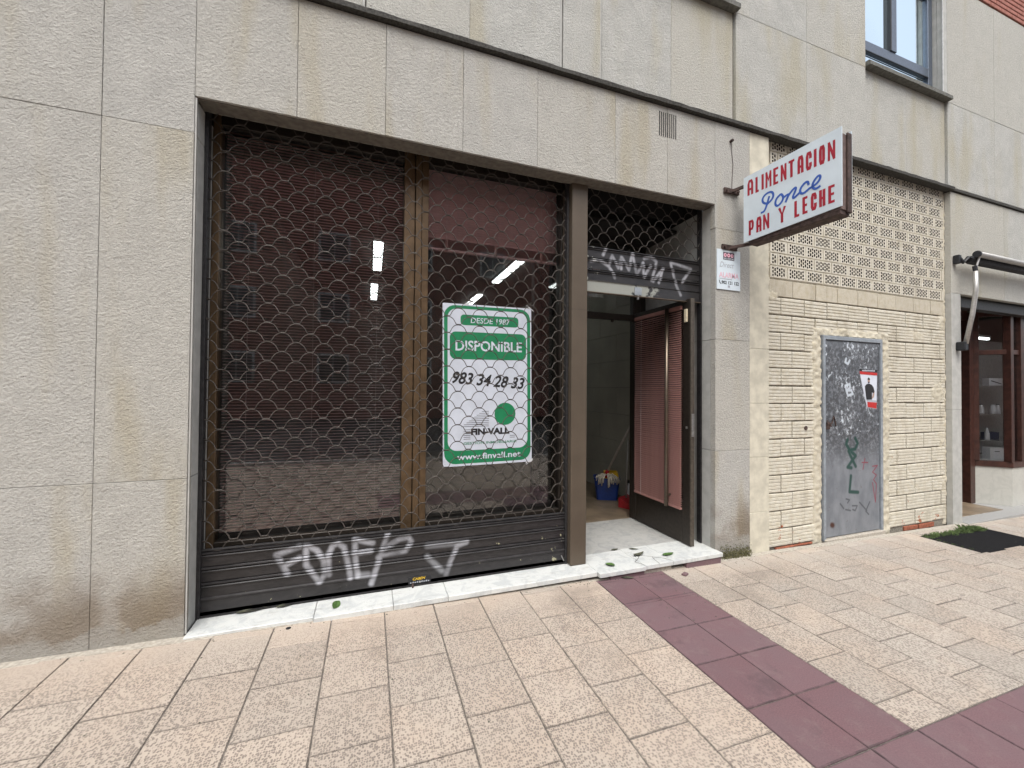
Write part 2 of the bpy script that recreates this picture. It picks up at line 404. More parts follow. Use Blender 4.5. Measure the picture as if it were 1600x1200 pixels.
M['leaf'] = plain('green_leaf', (0.060, 0.115, 0.030), 0.5, var=0.3, sc_=60)
M['leaf_dry'] = plain('dry_leaf', (0.060, 0.062, 0.040), 0.7, var=0.35, sc_=60)

def mat_brick_paint(name, base, dirty, red_amt=0.0):
    t = NT(name); p = t.pos(); rn = t.rnd()
    n = t.noise(p, 18, 5, 0.65); n2 = t.noise(t.scalev(p, 1, 1, 2.0), 70, 3, 0.6)
    c = t.mix(t.mapr(n, 0.35, 0.70), base, tuple(x * y for x, y in zip(base, (0.86, 0.82, 0.74))))
    c = t.mix(t.mapr(rn, 0.35, 1, 0, 0.5, False), c, dirty)
    c = t.mix(t.mapr(n2, 0.52, 0.76, 0, 0.60), c, tuple(x * 0.55 for x in dirty))
    gr_ = t.noise(t.scalev(p, 1, 1, 0.35), 6, 6, 0.72)
    c = t.mix(t.mapr(gr_, 0.50, 0.74, 0, 0.55), c, tuple(x * y for x, y in zip(dirty, (0.62, 0.58, 0.52))))
    if red_amt:
        sep = t.node('ShaderNodeSeparateXYZ'); t.l.new(p, sep.inputs[0])
        e = t.math('ADD', t.noise(p, 13, 4, 0.6), t.mapr(sep.outputs[2], 0.30, -0.12, 0.0, 0.12))
        c = t.mix(t.mapr(e, 0.71, 0.76), c, (0.36, 0.13, 0.065))
    return t.set(c, 0.88, 0, t.bump(n2, 0.5, 0.004), 0.25)
M['hollow'] = mat_brick_paint('cream_painted_hollow_brick', (0.61, 0.585, 0.505), (0.55, 0.515, 0.43), 1)
M['smooth'] = mat_brick_paint('cream_painted_flat_brick', (0.52, 0.485, 0.40), (0.41, 0.375, 0.305))
M['perf'] = mat_brick_paint('cream_painted_perforated_brick', (0.60, 0.575, 0.50), (0.54, 0.51, 0.435))
M['mortar'] = mat_brick_paint('cream_rough_mortar', (0.57, 0.535, 0.44), (0.50, 0.465, 0.37))
M['joint'] = plain('recessed_joint_mortar', (0.24, 0.22, 0.18), 0.95, var=0.3, sc_=60, bump=0.6)
M['rawbrick'] = plain('raw_red_clay', (0.30, 0.10, 0.055), 0.9, var=0.3, sc_=50, bump=0.5)
M['raw_shade'] = plain('shaded_clay_inside', (0.028, 0.022, 0.018), 0.95, var=0.3)  # bare clay in the holes, darkened further to paint in their shade
M['facebrick'] = plain('red_face_brick', (0.30, 0.115, 0.085), 0.85, var=0.2, sc_=30, bump=0.3)
M['brickjoint'] = plain('face_brick_joint', (0.09, 0.08, 0.075), 0.95)

DG = [[(4.602, 0.909), (4.579, 0.861), (4.631, 0.8), (4.72, 0.807), (4.758, 0.864), (4.721, 0.915)], [(4.616, 0.791), (4.66, 0.721), (4.726, 0.628)],
      [(4.66, 0.779), (4.727, 0.737), (4.659, 0.681), (4.6, 0.626), (4.659, 0.617)], [(4.651, 0.535), (4.628, 0.375), (4.762, 0.359)]]
DR = [[(4.995, 0.614), (5.074, 0.619), (4.994, 0.553), (5.057, 0.519), (5.009, 0.472), (5.056, 0.428), (5.039, 0.237), (4.993, 0.442)], [(4.825, 0.663), (4.917, 0.658)], [(4.871, 0.7), (4.84, 0.592)]]
DB = [[(4.784, 0.254), (4.898, 0.159)], [(4.945, 0.245), (4.882, 0.156), (4.928, 0.117)], [(4.488, 0.264), (4.539, 0.212)], [(4.671, 0.229), (4.746, 0.223), (4.716, 0.176), (4.678, 0.189)],
      [(4.576, 0.306), (4.627, 0.292), (4.598, 0.265)], [(4.568, 0.199), (4.641, 0.183)]]
DW = [[(4.61, 1.356), (4.57, 1.455), (4.638, 1.474), (4.644, 1.438), (4.596, 1.41), (4.664, 1.411), (4.685, 1.374), (4.61, 1.356)], [(4.585, 1.734), (4.571, 1.698), (4.612, 1.681), (4.639, 1.718)]]
def mat_metal_door():
    t = NT('scarred_grey_steel'); p = t.pos(); q = t.xz(p)
    sep = t.node('ShaderNodeSeparateXYZ'); t.l.new(p, sep.inputs[0]); z = sep.outputs[2]; x = sep.outputs[0]
    n = t.noise(t.scalev(p, 1, 1, 0.5), 7, 5, 0.6)
    c = t.mix(t.mapr(n, 0.3, 0.7), (0.165, 0.182, 0.205), (0.250, 0.268, 0.292))
    # dark scuffed field on the upper two thirds, remains of torn posters
    upz = t.math('MULTIPLY', t.mapr(z, 0.55, 0.95), t.mapr(z, 1.98, 1.80))
    s1 = t.noise(p, 26, 5, 0.72)
    c = t.mix(t.math('MULTIPLY', t.math('MULTIPLY', t.mapr(s1, 0.36, 0.56), upz), 0.85), c, (0.055, 0.057, 0.062))
    s3 = t.noise(p, 34, 4, 0.7)
    c = t.mix(t.math('MULTIPLY', t.mapr(s3, 0.62, 0.70), t.mapr(z, 0.5, 0.9, 0.35, 0.7)), c, (0.085, 0.045, 0.030))
    s2 = t.noise(t.scalev(p, 1.25, 1, 0.8), 21, 6, 0.75, 0.6)
    reg = t.math('ADD', t.math('MULTIPLY', t.mapr(t.noise(p, 3.6, 3), 0.40, 0.66), 0.09), t.mapr(z, 0.6, 1.1, -0.16, 0.0))
    e = t.math('ADD', s2, reg)
    c = t.mix(t.mapr(e, 0.630, 0.655), c, (0.62, 0.67, 0.72))
    c = t.mix(t.math('MULTIPLY', t.strokes(q, DW, 0.013, 0.005), 0.85), c, (0.62, 0.68, 0.74))
    c = t.mix(t.math('MULTIPLY', t.strokes(q, DG, 0.018, 0.009), 0.9), c, (0.006, 0.055, 0.042))
    c = t.mix(t.math('MULTIPLY', t.strokes(q, DR, 0.006, 0.004), 0.85), c, (0.26, 0.030, 0.055))
    c = t.mix(t.math('MULTIPLY', t.strokes(q, DB, 0.008, 0.006), 0.75), c, (0.05, 0.055, 0.065))
    rust = t.strokes(q, [[(4.36, 0.065), (4.375, 0.06)]], 0.026, 0.014)
    c = t.mix(rust, c, (0.07, 0.026, 0.018))
    return t.set(c, 0.5, 0.25, t.bump(s2, 0.12, 0.002), 0.4)
M['steeldoor'] = mat_metal_door()
M['doorframe'] = plain('grey_door_frame', (0.27, 0.30, 0.33), 0.5, 0.2, var=0.15, sc_=20)
M['wood'] = plain('dark_red_wood', (0.045, 0.017, 0.012), 0.4, var=0.35, sc_=18)
M['paper'] = plain('white_paper', (0.56, 0.60, 0.67), 0.55, var=0.07, sc_=7, bump=1.0)
M['green'] = plain('poster_green', (0.008, 0.19, 0.075), 0.5, var=0.12, sc_=8, bump=0.2)
M['black'] = plain('print_black', (0.012, 0.012, 0.014), 0.6)
M['signwhite'] = plain('sign_white', (0.60, 0.68, 0.73), 0.4, var=0.05, sc_=5)
M['signred'] = plain('sign_red', (0.34, 0.012, 0.030), 0.4, var=0.12, sc_=30)
M['signblue'] = plain('sign_blue', (0.035, 0.105, 0.42), 0.4, var=0.12, sc_=30)
M['rust'] = plain('rusty_iron', (0.060, 0.038, 0.032), 0.8, 0.2, var=0.5, sc_=30, bump=0.5)
M['rustface'] = plain('brown_sheet_iron', (0.135, 0.095, 0.085), 0.7, 0.2, var=0.3, sc_=16, bump=0.3)
M['pinkprint'] = plain('faded_pink_print', (0.70, 0.42, 0.50), 0.6)
M['greyprint'] = plain('faded_grey_print', (0.36, 0.38, 0.42), 0.6)
M['darkplum'] = plain('dark_plum_print', (0.06, 0.035, 0.055), 0.6)
M['flyred'] = plain('flyer_red', (0.45, 0.020, 0.018), 0.5)
M['skin'] = plain('printed_skin', (0.40, 0.27, 0.21), 0.6)
M['bucket'] = plain('blue_plastic', (0.012, 0.040, 0.20), 0.35, var=0.1)
M['yellow'] = plain('yellow_plastic', (0.62, 0.40, 0.020), 0.35, var=0.1)
M['cotton'] = plain('mop_cotton', (0.50, 0.46, 0.38), 0.9, var=0.2, sc_=120)
M['palewood'] = plain('pale_varnished_handle', (0.50, 0.47, 0.42), 0.5, var=0.1)
M['redplastic'] = plain('red_plastic', (0.32, 0.016, 0.022), 0.4)
M['alu'] = plain('aluminium_tube', (0.45, 0.44, 0.42), 0.4, 0.6, var=0.1)
M['whiteplastic'] = plain('white_plastic', (0.62, 0.63, 0.64), 0.4, var=0.05)
M['awncloth'] = plain('dark_awning_cloth', (0.030, 0.032, 0.036), 0.8, var=0.3)
M['awnmetal'] = plain('awning_grey_metal', (0.38, 0.38, 0.37), 0.45, 0.3, var=0.1)
M['blackmetal'] = plain('black_bracket', (0.018, 0.020, 0.024), 0.5, 0.2)
M['aluframe'] = plain('blue_grey_aluminium', (0.12, 0.145, 0.185), 0.35, 0.4, var=0.1)
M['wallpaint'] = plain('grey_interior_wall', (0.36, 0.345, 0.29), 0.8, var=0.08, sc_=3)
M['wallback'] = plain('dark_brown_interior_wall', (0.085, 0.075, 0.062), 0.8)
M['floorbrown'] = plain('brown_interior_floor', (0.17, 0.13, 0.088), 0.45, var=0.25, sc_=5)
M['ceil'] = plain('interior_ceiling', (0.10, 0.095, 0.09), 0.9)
M['boxnavy'] = plain('navy_carton', (0.030, 0.033, 0.075), 0.5)
M['boxtan'] = plain('tan_carton', (0.48, 0.33, 0.24), 0.6)
M['panewhite'] = plain('white_window_frame', (0.62, 0.62, 0.60), 0.5)
M['winblack'] = plain('dark_far_pane', (0.03, 0.035, 0.04), 0.15)
def mat_emit(name, col, s):
    t = NT(name); return t.set((0.8, 0.8, 0.8), 0.5, emit=col, estr=s)
M['tube'] = mat_emit('lit_fluorescent', (0.92, 1.0, 0.98), 2.6)
def mat_oppbrick():
    t = NT('far_red_brick'); b = t.node('ShaderNodeTexBrick'); p = t.pos()
    sw = t.node('ShaderNodeSeparateXYZ'); t.l.new(p, sw.inputs[0]); cb = t.node('ShaderNodeCombineXYZ'); t.l.new(sw.outputs[0], cb.inputs[0]); t.l.new(sw.outputs[2], cb.inputs[1])
    t.l.new(cb.outputs[0], b.inputs['Vector']); b.inputs['Scale'].default_value = 2.0
    b.inputs['Color1'].default_value = (0.36, 0.15, 0.115, 1); b.inputs['Color2'].default_value = (0.30, 0.12, 0.09, 1); b.inputs['Mortar'].default_value = (0.16, 0.10, 0.085, 1)
    return t.set(b.outputs[0], 0.9)
M['oppbrick'] = mat_oppbrick()

# ------------------------------------------------------------------ ground, pavement, street
def gz(x): return -SLOPE * x
ROT = (0, math.atan(SLOPE), 0)
gr = MB().quad((-150, -150, -0.02), (150, -150, -0.02), (150, 150, -0.02), (-150, 150, -0.02)).build('ground', M['asphalt'], rot=ROT, loc=(0, 0, -0.16))
tag(gr, 'asphalt ground of the street', None, None, 'structure')
pav = MB().box(-12, 16, -5.0, 0.02, -0.16, -0.0055).build('pavement', M['grout'], rot=ROT)
tag(pav, 'pavement of square sand and mauve tiles', None, None, 'structure')
T = 0.301
def tile_mesh(name, w, h, mat):
    b = MB(); g = 0.0024; c = 0.0030; t = 0.0
    x = w / 2 - g; y = h / 2 - g
    n = 0
    b.v = [(-x, -y, -0.012), (x, -y, -0.012), (x, y, -0.012), (-x, y, -0.012), (-x, -y, t - c), (x, -y, t - c), (x, y, t - c), (-x, y, t - c),
           (-x + c, -y + c, t), (x - c, -y + c, t), (x - c, y - c, t), (-x + c, y - c, t)]
    b.f = [(8, 9, 10, 11)] + [(i, (i + 1) % 4, (i + 1) % 4 + 4, i + 4) for i in range(4)] + [(i + 4, (i + 1) % 4 + 4, (i + 1) % 4 + 8, i + 8) for i in range(4)]
    return b.mesh(name, mat)
_tm = {}
def tile(x0, x1, y0, y1, mat):
    w, h = round(x1 - x0, 4), round(y1 - y0, 4)
    if w < 0.02 or h < 0.02: return
    k = (w, h, mat)
    if k not in _tm: _tm[k] = tile_mesh('paving_tile', w, h, M[mat])
    jit = random.uniform(-0.0012, 0.0012)
    link('paving_tile', _tm[k], pav, ((x0 + x1) / 2, (y0 + y1) / 2, jit), (random.uniform(-.0035, .0035), random.uniform(-.0035, .0035), 0))
XS = 1.606; YW = -0.035; YR = -1.633; PATCH = (5.43, 6.55, -0.60, -0.13)
far = MB()
def place(x0, x1, y0, y1, mat):
    if x1 > PATCH[0] + .02 and x0 < PATCH[1] - .02 and y1 > PATCH[2] + .02 and y0 < PATCH[3] - .02:
        # cut the tile against the patch edges
        if y0 < PATCH[2]: place(x0, x1, y0, PATCH[2], mat)
        if x0 < PATCH[0]: place(x0, PATCH[0], max(y0, PATCH[2]), y1, mat)
        if x1 > PATCH[1]: place(PATCH[1], x1, max(y0, PATCH[2]), y1, mat)
        if y1 > PATCH[3]: place(max(x0, PATCH[0]), min(x1, PATCH[1]), PATCH[3], y1, mat)
        return
    if -2.15 < x0 < 8.6 and y1 > -2.1 and not (x0 < 0 and y1 < -1.5) and not (x0 > 5.6 and y1 < -1.65): tile(x0, x1, y0, y1, mat)
    else:
        g = .0022
        far.quad((x0 + g, y0 + g, 0), (x1 - g, y0 + g, 0), (x1 - g, y1 - g, 0), (x0 + g, y1 - g, 0))
def column(x0, x1, first, mat, ytop, ybot):
    ys = [ytop]; y = first
    while y > ytop - 0.03: y -= T
    while y > ybot + 0.03: ys.append(y); y -= T
    ys.append(ybot)
    for a, b in zip(ys[:-1], ys[1:]): place(x0, x1, b, a, mat)
A0, B0 = -0.2475, -0.097
for k in range(1, 38):
    x1 = XS - T * (k - 1); x0 = x1 - T
    column(x0, x1, A0 if k % 2 else B0, 'tile', YW, YR)
for k in range(2):
    column(XS + T * k * 0.985, XS + T * (k + 1) * 0.985, -0.428, 'redtile', YW - 0.05, YR)
XR = XS + 2 * T * 0.985
for k in range(40):
    x0 = XR + T * k
    column(x0, x0 + T, (-1.184 if k % 2 == 0 else -1.334) + 4 * T, 'tile', YW, YR)
xx = XS - 0.301 * 20
for k in range(60):
    x0 = xx + T * k
    for j in range(2): place(x0, x0 + T, YR - T * (j + 1), YR - T * j, 'redtile')
o = far.build('tile_field', M['tile'], pav); o['kind'] = 'stuff'
far2 = MB()
for k in range(60):
    for j in range(8):
        x0 = -8 + T * k; y0 = YR - 2 * T - T * (j + 1) - 0.006; g = .0022
        far2.quad((x0 + g, y0 + g, 0), (x0 + T - g, y0 + g, 0), (x0 + T - g, y0 + T - g, 0), (x0 + g, y0 + T - g, 0))
o = far2.build('kerb_side_tile_field', M['tile'], pav); o['kind'] = 'stuff'
# cement fillet between tiles and wall
cs = MB()
for i in range(70):
    x0 = -3.5 + i * 0.18
    if 1.55 < x0 < 2.12: continue
    cs.cbox(x0, x0 + 0.185, YW - 0.004 - random.random() * 0.02, 0.01, -0.02, 0.002 + random.random() * 0.003, 0.0015)
cs.build('cement_edge', M['cement'], pav)
MB().box(XS - .01, XR + .03, YW - 0.052, 0.0, -0.02, -0.002).build('mauve_edge_strip', M['redtile'], pav)
pt = MB().box(PATCH[0], PATCH[1], PATCH[2], PATCH[3], -0.03, -0.0012).build('asphalt_patch', M['soil'], rot=ROT)
tag(pt, 'dark asphalt patch in the pavement by the corner shop', None, None, 'structure')
# street-side kerb
kb = MB().cbox(-14, 18, -5.16, -5.0, -0.2, 0.002, 0.01).build('kerb', M['granite'], rot=ROT); tag(kb, 'granite kerb', None, None, 'structure')

# grass along patch and wall foot
def blades(name, spots, label):
    b = MB()
    for (x, y, r, n, h, rx) in spots:
        for i in range(n):
            a = random.random() * 6.283; rr = r * math.sqrt(random.random()); px = x + rr * math.cos(a) * rx; py = y + rr * math.sin(a)
            hh = h * random.uniform(0.4, 1.0); d = random.random() * 6.283; ln = hh * random.uniform(0.3, 1.0); wd = random.uniform(0.0012, 0.0030)
            z = gz(px) - 0.005; ex, ey = math.cos(d), math.sin(d)
            b.quad((px - ey * wd, py + ex * wd, z), (px + ey * wd, py - ex * wd, z), (px + ex * ln * .5 + ey * wd * .7, py + ey * ln * .5 - ex * wd * .7, z + hh * .75), (px + ex * ln, py + ey * ln, z + hh))
    o = b.build(name, M['grass']); tag(o, label, 'grass', None, 'stuff'); return o
sp = [(5.5 + i * 0.065, -0.155 - random.random() * 0.03, 0.05, 70, 0.030, 1.3) for i in range(16)]
sp += [(6.28, -0.155, 0.06, 260, 0.055, 1.8), (6.15, -0.16, 0.05, 160, 0.04, 1.8), (6.42, -0.16, 0.05, 140, 0.045, 1.6)]
sp += [(5.47, -0.2 - i * 0.06, 0.02, 16, 0.018, 1) for i in range(6)]
blades('grass', sp, 'short green grass along the asphalt patch')
b = MB()
for i in range(900):
    x = random.uniform(2.86, 3.20); h = abs(random.gauss(0, 0.045)); y = -0.006 - random.random() * 0.035 * (1 - h * 6 if h < .15 else .1)
    s = random.uniform(0.003, 0.007); z = gz(x) + h
    a = random.random() * 3.14; c2, s2 = math.cos(a) * s, math.sin(a) * s
    b.quad((x - c2, y, z - s2), (x + s2, y - .004, z - c2), (x + c2, y, z + s2), (x - s2, y - .003, z + c2))
o = b.build('moss', M['moss']); tag(o, 'dry moss at the foot of the stone pier', 'moss', None, 'stuff')

# ------------------------------------------------------------------ building: stone facade
bld = empty('apartment_building'); tag(bld, 'grey limestone clad building front with shop opening and upper window', 'building')
wall = MB()
# structural wall behind the cladding, open for shop, infill and pharmacy
wall.box(-5, -0.975, 0.06, 0.5, -0.3, 3.03); wall.box(2.84, 3.44, 0.07, 0.42, -0.3, 3.03)
wall.box(6.375, 6.50, 0.06, 0.9, -0.3, 3.03)
wall.box(-5, 3.45, 0.14, 0.2, 3.05, 3.8); wall.box(6.36, 14, 0.06, 0.2, 2.6, 3.8)
wall.box(-5, 4.80, 0.06, 0.3, 3.8, 7.5); wall.box(6.27, 14, 0.06, 0.3, 3.8, 7.5); wall.box(4.80, 6.27, 0.06, 0.3, 3.8, 4.80); wall.box(4.80, 6.27, 0.06, 0.3, 6.1, 7.5)
wall.box(9.9, 14, 0.06, 0.6, -0.4, 2.6)
clad = wall.build('stone_cladding', M['jointfill'], bld)
GAP = 0.0011
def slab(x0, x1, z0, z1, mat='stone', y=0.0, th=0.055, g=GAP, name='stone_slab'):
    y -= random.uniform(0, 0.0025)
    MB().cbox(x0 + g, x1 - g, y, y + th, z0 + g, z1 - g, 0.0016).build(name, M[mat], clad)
# left pier
for x0, x1 in ((-4.4, -3.2), (-3.2, -1.95), (-1.95, -1.348), (-1.348, -0.945)):
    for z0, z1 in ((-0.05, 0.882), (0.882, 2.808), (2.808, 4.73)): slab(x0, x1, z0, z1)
# lintel course
for x0, x1 in zip((-0.945, -0.437, 0.070, 0.577, 1.13, 1.795, 2.297, 2.806), (-0.437, 0.070, 0.577, 1.13, 1.795, 2.297, 2.806, 3.21)):
    if x0 == 2.806: slab(x0, x1, 2.81, 3.742)
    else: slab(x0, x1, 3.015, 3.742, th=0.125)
MB().cbox(-0.94, 2.80, 0.014, 0.123, 3.0085, 3.0165, .002).build('soffit_shade', M['soffit'], clad)  # thin dark slab added to carry the painted soffit shade
# right pier and cream band
for z0, z1 in ((-0.10, 0.872), (0.872, 1.84), (1.84, 2.81)): slab(2.81, 3.21, z0, z1)
for z0, z1 in ((-0.10, 0.30), (0.30, 0.797), (0.797, 1.284), (1.284, 1.779), (1.779, 2.834), (2.834, 3.742)): slab(3.212, 3.452, z0, z1, 'cream', 0.004, name='painted_slab')
# pier beside pharmacy, pharmacy lintel
for z0, z1 in ((-0.2, 1.2), (1.2, 2.556)): slab(6.341, 6.53, z0, z1, 'jamb')
for x0, x1 in ((6.341, 7.5), (7.5, 8.8), (8.8, 10.2)): slab(x0, x1, 2.556, 3.742, 'stone_up')
slab(9.9, 11.5, -0.3, 2.556, 'stone_up')
# jambs of the shop opening
for z0, z1 in ((0.02, 0.882), (0.882, 2.808), (2.808, 3.013)):
    MB().cbox(-0.975, -0.945, 0.056, 0.30, z0 + .002, z1 - .002, 0.002).build('jamb_slab', M['jamb'], clad)
MB().cbox(-0.9445, -0.936, 0.004, 0.012, 0.03, 3.01, 0.001).build('corner_bead', M['jamb'], clad)
for z0, z1 in ((0.02, 0.872), (0.872, 1.84), (1.84, 3.013)):
    MB().cbox(2.812, 2.842, 0.056, 0.16, z0 + .002, z1 - .002, 0.002).build('jamb_slab', M['jamb'], clad)
    MB().cbox(2.815, 2.842, 0.185, 0.95, z0 + .002, z1 - .002, 0.002).build('jamb_slab', M['jamb'], clad)
# upper wall
def up(x0, x1, z0, z1, y=0.0, g=GAP): slab(x0, x1, z0, z1, 'stone_up', y, g=g)
for z0, z1 in ((3.795, 4.785), (4.785, 6.21)):
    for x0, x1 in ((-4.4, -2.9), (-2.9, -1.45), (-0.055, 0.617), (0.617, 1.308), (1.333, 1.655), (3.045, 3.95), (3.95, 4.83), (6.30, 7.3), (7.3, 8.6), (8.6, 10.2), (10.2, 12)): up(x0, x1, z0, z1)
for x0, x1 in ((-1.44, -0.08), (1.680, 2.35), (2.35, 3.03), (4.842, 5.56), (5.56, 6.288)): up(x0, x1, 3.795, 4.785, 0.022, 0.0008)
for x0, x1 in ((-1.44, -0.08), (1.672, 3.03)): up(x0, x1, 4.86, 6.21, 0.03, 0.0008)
for x in (-0.067, 1.3205, 1.6635):
    MB().box(x - 0.0115, x + 0.0045, 0.005, 0.05, 3.80, 6.2).build('joint_strip', M['jamb'], clad)
    MB().box(x + 0.0046, x + 0.0115, 0.026, 0.05, 3.80, 6.2).build('joint_shade', M['backing'], clad)  # dark strip set in the gap to paint its shadow
for x0, x1 in ((3.031, 3.0438), (4.8312, 4.8412), (6.2892, 6.2988)): MB().box(x0, x1, 0.030, 0.05, 3.80, 4.78).build('joint_shade', M['backing'], clad)  # dark strips again painted in as gap shadow
# window reveal right and left
MB().cbox(6.222, 6.298, 0.0, 0.056, 4.87, 6.205, 0.003).build('reveal_slab', M['jamb'], clad)
MB().cbox(6.224, 6.27, 0.0575, 0.30, 4.87, 6.205, 0.003).build('reveal_slab', M['jamb'], clad)
MB().box(6.214, 6.2215, -0.003, 0.006, 4.87, 6.2).build('white_corner_bead', M['panewhite'], clad)
# ledge (rough drip course) and sills
def rough_bar(name, x0, x1, y0, y1, z0, z1, mat, parent, amp=0.004, step=0.05):
    b = MB(); n = max(2, int((x1 - x0) / step)); prof = [(y1, z0), (y0, z0), (y0, z1 - 0.012), (y0 + 0.012, z1), (y1, z1)]
    def fn(x, y, z):
        if y == y1: return (x, y, z)
        v = noise.noise_vector(Vector((x * 9, y * 30, z * 30)))
        return (x, y + v.x * amp, z + v.y * amp)
    b.prof_x(prof, x0, x1, n, fn)
    b.f.append(tuple(range(len(prof)))[::-1]); b.f.append(tuple(len(b.v) - len(prof) + i for i in range(len(prof))))
    return b.build(name, mat, parent)
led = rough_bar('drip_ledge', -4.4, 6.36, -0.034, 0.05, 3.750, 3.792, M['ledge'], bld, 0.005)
rough_bar('thin_drip_ledge', 6.362, 12, -0.02, 0.05, 3.748, 3.785, M['ledge'], bld, 0.002)
b = MB()
for i in range(46):
    x = random.uniform(-0.6, 6.3); s = random.uniform(0.006, 0.016); z = 3.788; y = -0.03 + random.random() * .02
    for k in range(5):
        dx, dy, dz = (random.uniform(-s, s) for _ in range(3)); q = s * .5
        b.quad((x + dx - q, y + dy, z + abs(dz)), (x + dx, y + dy - q, z + abs(dz) - q * .5), (x + dx + q, y + dy, z + abs(dz) + q * .4), (x + dx, y + dy + q, z + abs(dz) + q))
o = b.build('moss_tufts', M['ledge'], led); o['kind'] = 'stuff'
rough_bar('window_sill', 1.645, 3.058, -0.045, 0.055, 4.79, 4.842, M['sillstone'], bld, 0.002)
rough_bar('window_sill', 4.832, 6.312, -0.045, 0.10, 4.79, 4.842, M['sillstone'], bld, 0.002)
rough_bar('window_sill', -1.46, -0.06, -0.045, 0.055, 4.79, 4.842, M['sillstone'], bld, 0.002)
# ventilation slots in the lintel course, near-black bars painted for their inner shade
vt = empty('vent_slots', parent=bld)
for i in range(9):
    x = 2.213 + i * 0.0205; MB().box(x, x + 0.0065, -0.0045, 0.01, 3.49, 3.69).build('vent_slot', M['void'], vt)
# upper window
win = MB().box(4.832, 6.222, 0.10, 0.15, 4.845, 4.90).build('upper_window', M['aluframe'], bld)
for q in ((4.832, 6.222, 5.10, 5.205), (4.832, 6.222, 6.05, 6.12)): MB().cbox(q[0], q[1], 0.096, 0.15, q[2], q[3], 0.004).build('frame', M['aluframe'], win)
for q in ((6.14, 6.222, 4.90, 6.05), (4.832, 4.90, 4.90, 6.05)): MB().cbox(q[0], q[1], 0.094, 0.151, q[2], q[3], 0.004).build('frame', M['aluframe'], win)
MB().cbox(5.44, 5.53, 0.085, 0.15, 5.207, 6.048, 0.004).build('mullion', M['aluframe'], win)
MB().cbox(5.425, 5.440, 0.083, 0.15, 5.207, 6.048, 0.002).build('mullion_gasket', M['blackmetal'], win)
MB().cbox(4.90, 6.14, 0.092, 0.099, 5.088, 5.099, 0.002).build('frame_gasket', M['blackmetal'], win)
for q in ((4.9, 6.14, 4.9, 5.1), (4.9, 5.44, 5.205, 6.05), (5.53, 6.14, 5.205, 6.05)):
    MB().box(q[0], q[1], 0.12, 0.126, q[2], q[3]).build('pane', M['glass_up'], win)
MB().box(4.8, 6.3, 0.32, 0.34, 4.8, 6.2).build('closed_roller_blind', M['panewhite'], win)
# red face brick storey above the stone
fb = MB().box(-4.4, 12, 0.02, 0.055, 6.215, 7.4).build('face_brick_wall', M['brickjoint'], bld)
bm_ = MB().cbox(-0.118, 0.118, -0.012, 0.018, -0.024, 0.024, 0.003).mesh('face_brick', M['facebrick'])
for j in range(9):
    for i in range(11):
        link('face_brick', bm_, fb, (6.85 + i * 0.248 + (j % 2) * 0.124, 0.0, 6.245 + j * 0.060))
far_b = MB()
for j in range(19):
    for i in range(70):
        x = -4.2 + i * 0.248 + (j % 2) * .124
        if j < 9 and 6.7 < x < 9.7: continue
        far_b.box(x - .118, x + .118, -0.012, 0.018, 6.245 + j * .06 - .024, 6.245 + j * .06 + .024)
o = far_b.build('brick_courses', M['facebrick'], fb); o['kind'] = 'stuff'

# marble threshold along the shop opening
th = empty('marble_threshold', parent=bld)
xs = [-0.938, -0.30, 0.155, 0.50, 1.62, 2.03, 2.30, 2.818]
for i, (x0, x1) in enumerate(zip(xs[:-1], xs[1:])):
    zt = 0.030 - 0.0 * i + random.uniform(-.0012, .0012)
    front = -0.055 if x1 > -0.2 else -0.04
    b = MB().cbox(x0 + .0012, x1 - .0012, front - (0.03 if x0 > 1.5 else 0), 0.26, zt - 0.034, zt, 0.003)
    b.build('marble_slab', M['marble'], th, rot=(0, 0, random.uniform(-.003, .003)))
MB().box(-0.93, 2.80, -0.022, 0.25, -0.08, -0.006).build('threshold_bed', M['backing'], th)
MB().cbox(1.72, 2.03, -0.072, -0.024, gz(1.9) - .02, -0.008, 0.003).build('riser_tile', M['redtile'], th)
MB().cbox(2.035, 2.30, -0.055, -0.024, gz(2.2) - .02, -0.012, 0.003).build('broken_mortar', M['cement'], th)
MB().cbox(2.44, 2.80, -0.072, -0.024, gz(2.7) - .02, -0.008, 0.003).build('riser_tile', M['redtile'], th)
# cracked corner of the threshold: narrow fissures standing 1 mm deep are shown as dark fillings
b = MB()
for pts in ([(2.03, -.06), (1.99, .0), (2.06, .05), (2.11, .10)], [(2.30, -.07), (2.26, -.01), (2.18, .05), (2.11, .10)], [(2.16, -.085), (2.17, -.02), (2.19, .045)]):
    for (ax, ay), (bx, by) in zip(pts[:-1], pts[1:]):
        d = Vector((bx - ax, by - ay)); nn = Vector((-d.y, d.x)).normalized() * 0.0022
        b.quad((ax - nn.x, ay - nn.y, .0325), (ax + nn.x, ay + nn.y, .0325), (bx + nn.x, by + nn.y, .0325), (bx - nn.x, by - nn.y, .0325))
b.build('crack', M['backing'], th)

# ------------------------------------------------------------------ bricked-up bay with metal door
YB = 0.058
inf = MB()
inf.box(3.44, 4.25, YB + 0.012, YB + 0.10, -0.2, 2.465); inf.box(5.26, 6.375, YB + 0.012, YB + 0.10, -0.2, 2.465); inf.box(4.25, 5.26, YB + 0.012, YB + 0.10, 2.0, 2.465)
inf.box(3.44, 6.375, YB + 0.12, YB + 0.36, 2.466, 3.9)
bay = inf.build('brick_infill', M['joint'], bld)
